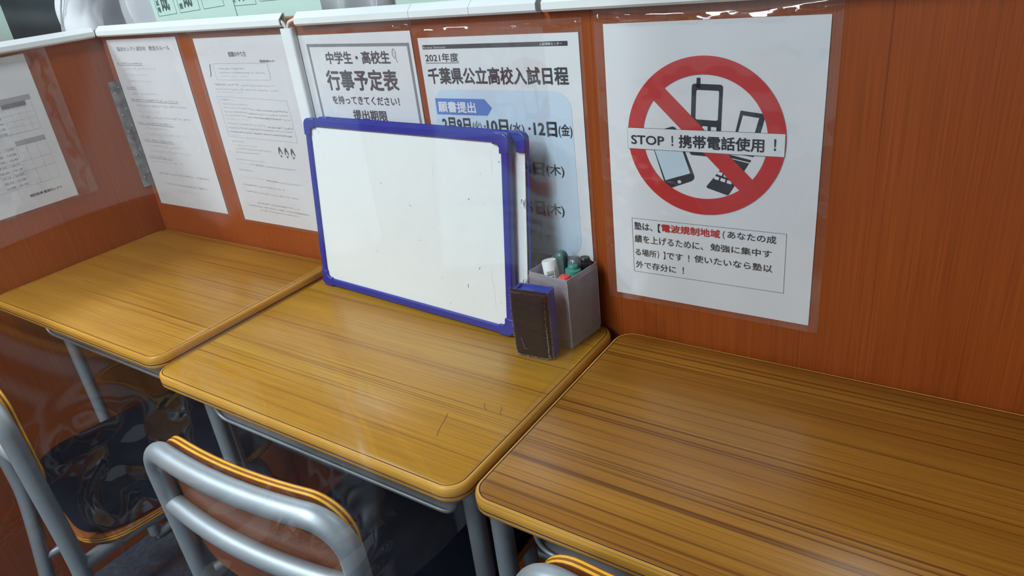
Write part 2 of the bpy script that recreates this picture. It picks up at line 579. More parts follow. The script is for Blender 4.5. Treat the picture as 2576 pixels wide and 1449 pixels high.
# ------------------------------------------------------------------ notices
class Text:
    """collects lettering, each string fitted to a box given in millimetres from the sheet's top left corner"""
    cache = {}

    @staticmethod
    def thicken(V, F, bold):
        """heavier strokes: the outline overlaid on itself, each copy a hair further forward"""
        if bold <= 0:
            return [(x, y, 0) for x, y in V], F
        out, fs = [], []
        shifts = [(0, 0)] + [(cos(radians(a)), sin(radians(a))) for a in range(0, 360, 45)]
        for k, (dx, dy) in enumerate(shifts):
            b = len(out)
            out += [(x + dx * bold, y + dy * bold, k) for x, y in V]
            fs += [tuple(i + b for i in f) for f in F]
        return out, fs

    @staticmethod
    def shape(body, bold):
        key = (body, round(bold, 4))
        if key not in Text.cache:
            cu = bpy.data.curves.new('lettering', 'FONT')
            cu.body = body
            cu.resolution_u = 3
            o = bpy.data.objects.new('lettering', cu)
            COL.objects.link(o)
            dg = bpy.context.evaluated_depsgraph_get()
            dg.update()
            ev = o.evaluated_get(dg)
            me = ev.to_mesh()
            V = [(v.co.x, v.co.y) for v in me.vertices]
            F = [tuple(p.vertices) for p in me.polygons]
            ev.to_mesh_clear()
            bpy.data.objects.remove(o)
            bpy.data.curves.remove(cu)
            Text.cache[key] = Text.thicken(V, F, bold)
        return Text.cache[key]


def put_text(mb, mat, body, u0, v0, u1, v1, bold=0.0, layer=1, slope=0.0, vertical=False):
    """box u0..u1 by v0 (top)..v1 (bottom); slope is the drop across the width"""
    V, F = Text.shape(body, bold)
    if not V:
        return
    xs = [p[0] for p in V]
    ys = [p[1] for p in V]
    ax, bx, ay, by = min(xs), max(xs), min(ys), max(ys)
    out = []
    for x, y, k in V:
        s = (x - ax) / (bx - ax)
        t = (y - ay) / (by - ay)
        u = u0 + s * (u1 - u0)
        v = v1 + t * (v0 - v1) + slope * s
        out.append((u / 1000, -0.00028 * layer - 0.000018 * k, -v / 1000))
    mb.add(out, F, mat)


def poly(mb, mat, pts, layer=1):
    mb.add([(u / 1000, -0.00028 * layer, -v / 1000) for u, v in pts], [tuple(range(len(pts)))], mat)


def rect(mb, mat, u0, v0, u1, v1, layer=1):
    poly(mb, mat, [(u0, v0), (u1, v0), (u1, v1), (u0, v1)], layer)


def stroke(mb, mat, pts, wd, layer=1, closed=False):
    """a line of given width through the points"""
    P = [Vector(p) for p in pts]
    if closed:
        P.append(P[0])
    for q, (a, b) in enumerate(zip(P[:-1], P[1:])):
        lay = layer + 0.12 * (q % 4)
        d = (b - a)
        if d.length < 1e-6:
            continue
        n = Vector((-d.y, d.x)).normalized() * wd / 2
        e = d.normalized() * wd * 0.3
        poly(mb, mat, [a - e + n, b + e + n, b + e - n, a - e - n], lay)


def ring(mb, mat, cu, cv, r0u, r0v, r1u, r1v, layer=1, a0=0, a1=360, n=72):
    V, F = [], []
    for k in range(n + 1):
        a = radians(a0 + (a1 - a0) * k / n)
        for ru, rv in ((r0u, r0v), (r1u, r1v)):
            V.append(((cu + ru * cos(a)) / 1000, -0.00028 * layer, -(cv + rv * sin(a)) / 1000))
    for k in range(n):
        F.append((2 * k, 2 * k + 1, 2 * k + 3, 2 * k + 2))
    mb.add(V, F, mat)


def scribble(mb, mat, u0, u1, v, h, rng, dens=1.0, slope=0.0, gap=0.06):
    """a line of print too small to read: each character only a few little strokes"""
    cw = h * 0.95
    n = max(1, int((u1 - u0) / cw))
    for i in range(n):
        if rng.random() < gap:
            continue
        cu = u0 + (i + 0.5) * (u1 - u0) / n
        cv = v + slope * (cu - u0) / max(1e-3, (u1 - u0))
        for k in range(rng.choice((2, 3, 3, 4)) if dens > 0.6 else 2):
            if rng.random() < 0.5:
                a = cv - h * rng.random() * 0.9
                l = cw * rng.uniform(0.35, 0.85)
                o = rng.uniform(-0.15, 0.15) * cw
                rect(mb, mat, cu - l / 2 + o, a - h * 0.06 * dens, cu + l / 2 + o, a + h * 0.06 * dens)
            else:
                o = rng.uniform(-0.32, 0.32) * cw
                a = cv - h * rng.uniform(0.55, 0.95)
                b = cv - h * rng.uniform(0.0, 0.3)
                rect(mb, mat, cu + o - h * 0.055 * dens, a, cu + o + h * 0.055 * dens, b)


def paper_sheet(name, wmm, hmm, loc, rotz, mat, label, cat, bow=0.0, tilt=0.0):
    """a sheet of paper, its origin at the top left corner, facing local -y"""
    mb = MB()
    nx = 8
    V, F = [], []
    for k in (0, 1):
        for j in range(2):
            for i in range(nx + 1):
                V.append((wmm / 1000 * i / nx, 0.0 if k == 0 else 0.00022, -hmm / 1000 * j))
    n = nx + 1
    for i in range(nx):
        F.append((i, i + 1, n + i + 1, n + i))
        F.append((2 * n + i, 3 * n + i, 3 * n + i + 1, 2 * n + i + 1))
        F.append((i, 2 * n + i, 2 * n + i + 1, i + 1))
        F.append((n + i, n + i + 1, 3 * n + i + 1, 3 * n + i))
    F.append((0, n, 3 * n, 2 * n))
    F.append((nx, 2 * n + nx, 3 * n + nx, n + nx))
    mb.add(V, F, mat)
    o = mb.build(name, loc=loc, rot=(0, tilt, rotz))
    tag(o, label, cat)
    return o


def sleeve(parent, u0, v0, u1, v1, fold=0.004, seed=0, flap=14, dip=0.0):
    """clear plastic pocket in front of a sheet: hugging the paper, puffed and creased along its top"""
    rng = random.Random(seed)
    nx, nz = 60, 44
    ph = [rng.uniform(0, 6.28) for _ in range(8)]
    V, F = [], []
    zs = []
    for j in range(nz + 1):
        t = j / nz
        zs.append(v0 + (v1 - v0) * (t ** 2.0))
    for j, v in enumerate(zs):
        for i in range(nx + 1):
            s = i / nx
            u = u0 + (u1 - u0) * s
            c = v0 + flap * (0.55 + dip * 4 * s * (1 - s)) + 1.2 * sin(9 * s + ph[0]) + 0.7 * sin(23 * s + ph[1])
            d = (v - c) / (flap * 0.16)
            y = fold * math.exp(-d * d) * (0.8 + 0.35 * sin(13 * s + ph[2]) * sin(7 * s + ph[3]))
            y += 0.0007 * (1 + sin(5 * s + ph[4] + v * 0.03)) * (1 + 0.5 * sin(v * 0.05 + ph[5]))
            y *= min(1, 20 * s + 0.1, 20 * (1 - s) + 0.1)
            V.append((u / 1000, -0.0022 - y, -v / 1000))
    for j in range(nz):
        for i in range(nx):
            a = j * (nx + 1) + i
            F.append((a, a + 1, a + nx + 2, a + nx + 1))
    mb = MB()
    mb.add(V, F, M['sleeve'], True)
    o = mb.build('plastic_sleeve', parent)
    o['label'] = 'clear creased plastic sleeve'
    return o


Y0 = -0.0012   # sheets hang just off the panel

# ---- no phones poster
P = paper_sheet('notice_poster', 267.1, 372.8, (0.1319, Y0, 1.1318), 0, M['paper'], 'white poster with a red prohibition ring over mobile phones', 'poster')
mb = MB()
K = M['ink']


def rot_rect(cu, cv, wu, hv, ang, r=0, n=5):
    pts = rrect(-wu / 2, -hv / 2, wu / 2, hv / 2, r, n) if r else [(-wu / 2, -hv / 2), (wu / 2, -hv / 2), (wu / 2, hv / 2), (-wu / 2, hv / 2)]
    c, s = cos(radians(ang)), sin(radians(ang))
    return [(cu + x * c - y * s, cv + x * s + y * c) for x, y in pts]


# candy bar phone
poly(mb, K, rot_rect(132.4, 116.6, 38.2, 88, 2.0, 3.6), 1)
poly(mb, K, [(120.8, 65.1), (125.4, 65.1), (125.4, 77), (120.3, 77)], 1)
poly(mb, M['paper'], rot_rect(133.9, 97.6, 27.8, 35.5, 2.2, 2.2), 2)
poly(mb, M['paper'], rot_rect(131.4, 125.6, 6.6, 5.2, 2, 0.8), 2)
poly(mb, M['paper'], rot_rect(142.2, 126.2, 6.8, 5.0, 2, 0.8), 2)
# clamshell phone
poly(mb, K, [(174.2, 102.8), (200.6, 106.1), (203, 109), (191.2, 158), (163, 154.5)], 1)
poly(mb, M['paper'], [(177.2, 108.4), (196.2, 111), (186.2, 150), (167.6, 147)], 2)
poly(mb, K, [(161, 156.4), (188.6, 162.0), (187.2, 165.0), (161, 160.2)], 1)
poly(mb, K, [(162.6, 161.6), (186.1, 166.2), (162.6, 207.4), (160.8, 209), (134.6, 201.6), (133.6, 199.4)], 1)
for (u, v) in ((146.6, 187.6), (154.6, 189.6), (162.6, 191.6), (150.8, 181.6), (158.6, 183.6), (166.4, 185.6), (155, 175.4), (162.6, 177.4)):
    poly(mb, M['paper'], rot_rect(u, v, 6.0, 4.2, 14, 0.6), 2)
# smartphone
poly(mb, K, [(58, 138), (58.6, 134.2), (75.6, 129.2), (89.6, 124.8), (93.2, 126), (95.7, 129.7), (105.6, 156), (117.8, 187.3), (117.4, 191), (114.6, 194), (86.6, 205.6), (82.4, 205.4), (79.4, 202.6), (77.4, 199)], 1)
poly(mb, M['screen_blue'], [(62, 148), (99, 146), (112.4, 183.9), (79, 195.8)], 2)
ring(mb, M['paper'], 97.9, 196.4, 0, 0, 2.5, 2.3, 2, n=16)
mb.build('phone_pictures', P)['label'] = 'black mobile phone pictures'
mb = MB()
RC = (128.4, 138.6)
ring(mb, M['ink_red'], RC[0], RC[1], 79.0, 77.6, 99.9, 99.0, 3, n=96)
# diagonal bar, ends running into the ring
poly(mb, M['ink_red'], [(55.5, 83.4), (69.8, 67.6), (199.2, 194.4), (184.8, 210.6)], 3.3)
mb.build('prohibition_ring', P)['label'] = 'red prohibition ring with a diagonal bar'
mb = MB()
rect(mb, M['ink_soft'], 27.9, 128.1, 227.3, 155.9, 4)
rect(mb, M['paper'], 28.3, 128.5, 226.9, 155.5, 5)
mb.build('banner', P)['label'] = 'white banner across the ring'
mb = MB()
put_text(mb, K, 'STOP', 33, 137.6, 78.6, 149.6, 0.018, 6)
put_text(mb, K, '！', 88.4, 136.6, 90.6, 149.4, 0.02, 6)
put_text(mb, K, '携帯電話使用', 98.0, 134.6, 203.6, 151.4, 0.022, 6)
put_text(mb, K, '！', 214.6, 134.6, 217.2, 148.6, 0.022, 6)
mb.build('banner_text', P)['label'] = 'black printed text'
mb = MB()
put_text(mb, K, '塾は、', 31.8, 258.8, 58.4, 270.2, 0.012, 1)
put_text(mb, K, '【', 66.4, 258.4, 70.6, 271.0, 0.012, 1)
put_text(mb, K, '（', 155.4, 257.2, 158.2, 268.6, 0.012, 1)
put_text(mb, K, 'あなたの成', 161.6, 256.4, 222.6, 266.8, 0.012, 1)
put_text(mb, K, '績を上げるために、', 31.6, 278.0, 129.6, 289.6, 0.012, 1, slope=-1.2)
put_text(mb, K, '勉強に集中す', 139.4, 276.6, 218.0, 287.0, 0.012, 1, slope=-0.6)
put_text(mb, K, 'る場所', 31.6, 298.6, 63.2, 309.2, 0.012, 1)
put_text(mb, K, '）】', 64.6, 297.8, 76.4, 309.6, 0.012, 1)
put_text(mb, K, 'です', 78.4, 298.0, 101.4, 308.4, 0.012, 1)
put_text(mb, K, '！', 109.0, 298.2, 110.6, 308.0, 0.014, 1)
put_text(mb, K, '使いたいなら塾以', 117.4, 296.4, 219.6, 307.0, 0.012, 1, slope=-0.6)
put_text(mb, K, '外で存分に', 32.0, 317.4, 91.4, 328.2, 0.012, 1)
put_text(mb, K, '！', 101.0, 317.2, 102.8, 327.2, 0.014, 1)
mb.build('printed_text', P)['label'] = 'black printed text'
mb = MB()
put_text(mb, M['ink_red'], '電波規制地域', 71.6, 257.6, 152.0, 269.2, 0.026, 1, slope=-0.8)
mb.build('red_text', P)['label'] = 'red printed text'
mb = MB()
stroke(mb, M['ink_soft'], [(28.8, 254), (234.4, 251.9), (234.6, 332.6), (29.1, 334.4)], 0.45, 1, closed=True)
mb.build('text_frame', P)['label'] = 'thin black frame line'
sleeve(P, -12, -18, 279, 380, 0.0055, 3, 15, dip=0.45)

# ---- entrance exam notice
T = paper_sheet('notice_poster', 270.8, 366, (-0.1747, Y0, 1.1234), 0, M['paper'], 'exam date notice with a pale blue panel and blue arrow tag, behind the whiteboards', 'poster')
mb = MB()
pan = rrect(12.6, 74.4, 252.8, 317, 26, 10)
poly(mb, M['panel_blue'], pan, 1)
mb.build('blue_panel', T)['label'] = 'pale blue rounded panel'
mb = MB()
poly(mb, M['tag_blue'], [(16.6, 87.6), (108.9, 87.4), (120.8, 100.0), (111.4, 111.4), (16.4, 111.9)], 2)
mb.build('arrow_tag', T)['label'] = 'blue arrow tag'
mb = MB()
rect(mb, K, 7.4, 10.2, 254.2, 16.2, 1)
mb.build('header_bar', T)['label'] = 'black bar'
mb = MB()
rect(mb, M['ink_soft'], 12.6, 322, 199, 360, 2)
mb.build('footer_bar', T)['label'] = 'dark grey bar'
for nm, mt, strings in (
        ('header_text', M['ink_white'], [('Rinkai Seminar', 8.6, 12.0, 52.0, 15.2, 0.0, 2)]), ('header_text', M['ink_white'], [('入試情報センター', 211.0, 11.2, 246.0, 15.2, 0.01, 2)]),
        ('tag_text', M['ink_white'], [('願書提出', 20.4, 91.8, 91.6, 108.6, 0.03, 3)]), ('footer_text', M['ink_white'], [('走せ', 163.6, 331.0, 186.0, 344.6, 0.015, 3)]),
        ('year_text', K, [('2021年度', 9.6, 22.0, 71.6, 34.4, 0.012, 1)]), ('title_text', K, [('千葉県公立高校入試日程', 9.6, 42.4, 252.0, 66.6, 0.027, 1)]),
        ('date_text', K, [('2月9日', 23.6, 115.8, 78.0, 138.4, 0.032, 2), ('(火)・', 81.4, 119.6, 105.0, 138.4, 0.01, 2), ('10日', 107.6, 115.8, 146.0, 138.4, 0.032, 2), ('(水)・', 148.6, 119.6, 184.0, 138.4, 0.01, 2),
                          ('12日', 189.0, 116.6, 227.4, 138.0, 0.032, 2), ('(金)', 229.8, 119.0, 251.6, 138.6, 0.014, 2)]),
        ('date_text', K, [('3日', 166.0, 175.8, 200.2, 196.8, 0.032, 2), ('(木)', 204.0, 177.4, 233.6, 196.6, 0.01, 2)]),
        ('date_text', K, [('5日', 163.6, 235.4, 195.4, 258.4, 0.032, 2), ('(木)', 198.6, 237.0, 228.4, 257.4, 0.01, 2)])):
    mb = MB()
    for q in strings:
        put_text(mb, mt, *q)
    if nm == 'year_text':
        rect(mb, K, 9.3, 35.6, 71.8, 36.4, 1)
    mb.build(nm, T)['label'] = ('white' if mt is M['ink_white'] else 'black') + ' printed text'
mb = MB()
rg = random.Random(5)
scribble(mb, M['ink_grey'], 160, 206, 292, 9, rg, 0.5)
scribble(mb, M['ink_grey'], 160, 200, 306, 9, rg, 0.5)
mb.build('faded_print', T)['label'] = 'faded grey print'
sleeve(T, -6, -18, 278, 372, 0.003, 4, 12, dip=0.1)

# ---- event schedule notice
E = paper_sheet('notice_poster', 249, 360, (-0.4363, Y0, 1.1345), 0, M['paper'], 'event schedule notice in a thick grey frame, beside the vertical cable duct', 'poster')
mb = MB()
G = M['ink_frame']
poly(mb, G, [(17.4, 14.0), (243.4, 17.2), (243.4, 21.6), (17.4, 18.6)], 1.3)
poly(mb, G, [(17.4, 14.0), (22.0, 14.0), (22.0, 352), (17.4, 352)], 1)
poly(mb, G, [(238.6, 17.0), (243.4, 17.0), (243.4, 352), (238.6, 352)], 1)
rect(mb, G, 17.4, 348, 243.4, 352, 1.3)
mb.build('printed_frame', E)['label'] = 'grey printed frame'
Kd = M['ink_mid']
for nm, body, box, bo, sl in (('heading_text', '中学生・高校生', (57.4, 26.6, 199.6, 46.6), 0.026, 1.0), ('title_text', '行事予定表', (48.0, 55.8, 208.6, 89.4), 0.027, 0),
                              ('request_text', 'を持ってきてください！', (52.0, 97.6, 203.6, 112.0), 0.02, 0.6), ('deadline_text', '提出期限', (94.0, 120.6, 171.6, 138.0), 0.026, 0)):
    mb = MB()
    put_text(mb, Kd, body, *box, bo, 1, slope=sl)
    mb.build(nm, E)['label'] = 'charcoal printed text'
mb = MB()
ring(mb, M['ink_grey'], 209.6, 32.0, 3.2, 6.2, 3.9, 7.0, 1, n=28)
stroke(mb, M['ink_grey'], [(211.6, 38.6), (214.4, 45.4)], 0.9, 1)
for i in range(3):
    stroke(mb, M['ink_pale'], [(207.4 + i * 2, 26.6), (207.4 + i * 2, 37.6)], 0.25, 1)
mb.build('racket_drawing', E)['label'] = 'small line drawing of a racket'
sleeve(E, -9, -14, 256, 366, 0.003, 6, 10, dip=0.1)

# ---- homework notice
H = paper_sheet('notice_sheet', 257, 364, (-0.7319, Y0, 1.1377), 0, M['paper_warm'], 'homework notice in fine print with two boxed paragraphs, beside the vertical cable duct', 'notice')
rg = random.Random(11)
mb = MB()
put_text(mb, M['ink_soft'], '宿題のやり方', 95.6, 25.4, 146.6, 34.6, 0.004, 1)
mb.build('title_text', H)['label'] = 'dark printed title'
mb = MB()
put_text(mb, M['ink_grey'], '個別指導 臨海セレクト', 180.6, 41.0, 221.6, 45.4, 0.004, 1)
mb.build('publisher_text', H)['label'] = 'grey printed line'
mb = MB()
D_, S_ = M['ink_soft'], M['ink_grey']
for (mt, u0, u1, v, h, dn, sl) in ((D_, 53.6, 133.6, 57.2, 4.4, .9, .4), (S_, 54.7, 188.4, 64.4, 4.4, .8, 1), (S_, 56.6, 134, 71.2, 4, .6, .4),
                                  (D_, 28.5, 104, 86.4, 4.8, .9, .4), (S_, 108, 205, 87.8, 4.6, .7, .6), (S_, 29, 215, 94.6, 4.4, .7, 2.0), (S_, 31, 109, 100.4, 4, .6, .4),
                                  (D_, 32.7, 72.6, 114.6, 4.6, .9, 0), (S_, 36, 113, 123, 4.2, .7, .6), (S_, 38, 116, 130, 4.4, .7, .6), (D_, 118, 224, 132.6, 4.8, 1.0, 1.6),
                                  (S_, 34, 106, 137.8, 4.4, .8, .6), (S_, 108, 222, 140, 4.6, .8, 1.6), (S_, 34, 100, 144.6, 4.4, .7, .6), (D_, 102, 200, 147, 4.8, 1.0, 1.4), (S_, 202, 226, 149, 4.4, .7, .3),
                                  (S_, 35, 106, 152, 4, .6, .4), (D_, 36, 112, 160.8, 4.6, .8, .8), (S_, 116, 150, 162, 4.4, .7, .3), (D_, 154, 226, 164, 4.8, 1.0, .8), (S_, 34, 222, 169, 4.6, .8, 2.2),
                                  (D_, 34, 220, 177, 4.8, .9, 2.4), (S_, 36, 70, 184, 4, .5, .2),
                                  (D_, 32, 69, 196.4, 4.2, .8, 0), (S_, 35, 108, 203.8, 4, .6, .2), (S_, 36, 148, 210.4, 4.2, .7, 1), (S_, 34, 108, 218.4, 4.2, .7, .2),
                                  (S_, 29, 116, 233, 4.2, .7, .6), (S_, 29, 66, 240.4, 4, .6, .4), (D_, 70, 116, 241.4, 4.6, 1.0, .6), (S_, 118, 208, 243, 4.4, .8, .8), (D_, 30, 71, 254.8, 4.2, .7, .2),
                                  (S_, 29, 106, 269.6, 4.2, .6, 1), (D_, 108, 146, 271.8, 4.6, 1.0, .6), (S_, 148, 211, 273, 4.4, .7, .6), (D_, 28.6, 156, 286, 4.6, .9, 1.8), (D_, 29.7, 70, 299.8, 4.6, .9, .5), (S_, 72, 191, 301, 4.6, .8, 1.2),
                                  (D_, 57.5, 187, 322.8, 4.8, .9, 2), (D_, 26.6, 212, 330.6, 4.8, .9, 3), (S_, 57, 179, 338.4, 4.4, .8, 1.4)):
    scribble(mb, mt, u0, u1, v, h * 0.72, rg, dn, sl)
mb.build('fine_print', H)['label'] = 'unreadable fine print'
mb = MB()
stroke(mb, M['ink_pale'], rrect(40, 46.4, 199, 76.4, 4, 4), 0.5, 1, closed=True)
stroke(mb, M['ink_pale'], [(25.6, 107.4), (227.6, 112.6), (228.9, 188.8), (27.4, 185.4)], 0.5, 1, closed=True)
mb.build('printed_frame', H)['label'] = 'thin grey box lines'
mb = MB()
# slanting pencil drawing and three bowing figures
poly(mb, M['ink_grey'], [(30.4, 46.6), (32.8, 47.2), (27.0, 67.6), (24.2, 66.6)], 1)
poly(mb, M['ink_grey'], [(24.2, 66.6), (27.0, 67.6), (21.6, 72.6)], 1)
mb.build('pencil_drawing', H)['label'] = 'small grey pencil drawing'
for k in range(3):
    mb = MB()
    cu, cv = 172.4 + k * 17.4, 208.4 + k * 0.8
    poly(mb, M['ink_soft'], [(cu + x, cv + y) for x, y in ((-1.2, -9), (1.6, -9.2), (4.4, -3), (7.4, 3.4), (4.6, 4.6), (2.6, -0.4), (0.2, -1.8), (-1.6, 0.6), (-1.2, 3.8), (-4.4, 4.0), (-4.0, -3))], 1)
    stroke(mb, M['ink_grey'], [(cu - 6, cv + 5.6), (cu + 7.4, cv + 6.6)], 0.6, 1)
    poly(mb, M['ink_soft'], [(cu - 2.2, cv + 7.4), (cu + 3.4, cv + 7.8), (cu + 1.6, cv + 11), (cu - 0.6, cv + 10.8)], 1)
    mb.build('bowing_figure', H)['label'] = 'small dark bowing figure'
sleeve(H, -10, -15, 261, 368, 0.0025, 8, 10)

# ---- class rules sheet
RU = paper_sheet('notice_sheet', 254, 364, (-1.0410, Y0, 1.143), 0, M['paper_warm'], 'class rules sheet with underlined headings, hanging nearest the booth corner', 'notice')
mb = MB()
put_text(mb, M['ink_grey'], '臨海セレクト浦安校', 33.0, 14.6, 140.0, 23.6, 0.0, 1, slope=0.6)
put_text(mb, M['ink_grey'], '教室のルール', 152.0, 15.2, 224.0, 24.4, 0.0, 1)
mb.build('printed_text', RU)['label'] = 'grey printed title'
mb = MB()
rg = random.Random(21)
for (mt, u0, u1, v, h, dn, sl, ul) in ((D_, 14, 110, 50.2, 6, .8, 1.4, 1), (S_, 32, 156, 61.6, 6, .7, .8, 0), (S_, 32, 121, 74, 6, .6, .8, 0), (S_, 32, 124, 87, 6, .6, .8, 0), (D_, 19, 56, 100.6, 6, .8, .6, 1),
                                      (D_, 28, 126, 113.2, 6, .7, .6, 0), (D_, 21, 194, 126.0, 6, .9, 2.4, 1), (S_, 30, 219, 138.8, 6, .8, 1, 0), (S_, 30, 125, 151.2, 6, .6, .4, 0), (S_, 29, 220, 163.8, 6, .8, 1, 0),
                                      (D_, 18, 153, 176.4, 6, .9, 2, 1), (S_, 30, 124, 188.2, 6, .7, .4, 0), (S_, 27, 194, 200.8, 6, .7, 1.2, 0), (D_, 19, 132, 214.8, 6, .9, 1.8, 1), (D_, 28, 165, 227.4, 6, .7, 1, 0),
                                      (S_, 31, 185, 239.4, 6, .7, 1.4, 0), (D_, 16, 103, 252.4, 6, .9, 1.6, 1), (S_, 22, 141, 263.6, 6, .7, 1, 0), (D_, 31, 222, 290.6, 6, .8, 1.2, 0), (D_, 47, 205, 314.6, 6, .8, 1, 0), (S_, 79, 170, 328.4, 6, .7, 1.2, 0)):
    scribble(mb, mt, u0, u1, v, h * 0.8, rg, dn * 0.8, sl, 0.1)
    if ul:
        stroke(mb, mt, [(u0, v + 1.6), (u1, v + 1.6 + sl)], 0.6, 1)
mb.build('fine_print', RU)['label'] = 'unreadable fine print'
sleeve(RU, -8, -14, 268, 366, 0.0025, 9, 9)

# ---- unseen white sheet added on the right partition to brighten reflections in the vinyl
paper_sheet('notice_sheet', 257, 364, (0.762 - 0.0012, -0.05, 1.140), radians(-90), M['paper'], 'blank white sheet added out of view to reflect into the vinyl curtain', 'notice')

# ---- timetable on the side partition (local +x runs towards the back panel)
LW, LH = 420, 292
Lo = paper_sheet('notice_sheet', LW, LH, (XL + 0.0012, -0.1598 - LW / 1000, 1.1441), radians(90), M['paper'], 'lesson timetable sheet with two grey headed grids on the side partition', 'notice')
mb = MB()
lu = lambda y: (y + 0.1598) * 1000 + LW
lv = lambda z: (1.1441 - z) * 1000
rect(mb, M['ink_pale'], lu(-0.42), lv(1.0700), lu(-0.1780), lv(1.0606), 1)
rect(mb, M['ink_grey'], lu(-0.2360), lv(1.0596), lu(-0.1905), lv(1.0512), 2)
rect(mb, M['ink_pale'], lu(-0.2372), lv(0.9884), lu(-0.1797), lv(0.9794), 1)
mb.build('table_header', Lo)['label'] = 'grey table header bars'
mb = MB()
for z in (1.0606, 1.049, 1.0375, 1.026, 1.0145, 1.0024):
    stroke(mb, M['ink_grid'], [(lu(-0.42), lv(z)), (lu(-0.180), lv(z))], 0.4 if z != 1.0024 else 0.6, 1)
for y in (-0.2378, -0.2234, -0.209, -0.1946, -0.180):
    stroke(mb, M['ink_grid'], [(lu(y), lv(1.0606)), (lu(y), lv(1.0024))], 0.4, 1)
for z in (0.9794, 0.9487, 0.929, 0.8991):
    stroke(mb, M['ink_grid'], [(lu(-0.42), lv(z)), (lu(-0.1805), lv(z))], 0.55, 1)
for y in (-0.2392, -0.2197, -0.200, -0.1805):
    stroke(mb, M['ink_grid'], [(lu(y), lv(0.9794)), (lu(y), lv(0.8991))], 0.5, 1)
mb.build('table_grid', Lo)['label'] = 'pale grid lines'
mb = MB()
times = ['13:05 - 13:55', '14:00 - 14:50', '14:55 - 15:45', '17:25 - 18:15', '18:20 - 19:10', '19:15 - 20:05', '20:10 - 21:00', '21:05 - 21:55']
for i, s_ in enumerate(times):
    v = lv(0.9765 - i * 0.0102)
    mb = MB()
    put_text(mb, M['ink_grey'], s_, lu(-0.2845), v - 1.4, lu(-0.2430), v + 2.8, 0.0, 1)
    mb.build('time_text', Lo)['label'] = 'grey printed time'
for i in range(4):
    v = lv(1.036 - i * 0.0098)
    mb = MB()
    put_text(mb, M['ink_grey'], times[4 + i][-5:], lu(-0.258), v - 1.4, lu(-0.2435), v + 2.8, 0.0, 1)
    mb.build('time_text', Lo)['label'] = 'grey printed time'
mb = MB()
put_text(mb, M['ink_soft'], '個別指導 臨海セレクト', lu(-0.2500), lv(0.8822), lu(-0.1846), lv(0.8765), 0.012, 1)
mb.build('title_text', Lo)['label'] = 'dark printed title'
mb = MB()
rg = random.Random(31)
scribble(mb, M['ink_soft'], lu(-0.218), lu(-0.207), lv(0.9818), 3, rg, 0.8)
mb.build('header_print', Lo)['label'] = 'small unreadable header print'
mb = MB()
for i in range(4):
    scribble(mb, M['ink_soft'], lu(-0.232 + i * 0.0135), lu(-0.228 + i * 0.0135), lv(1.0635), 3, rg, 0.8)
mb.build('header_print', Lo)['label'] = 'small unreadable header print'
sleeve(Lo, -5, -16, LW + 42, LH + 4, 0.006, 12, 20, dip=0.2)


# ------------------------------------------------------------------ desks
def slab_outline(x0, y0, x1, y1, r):
    return rrect(x0, y0, x1, y1, r, 8)


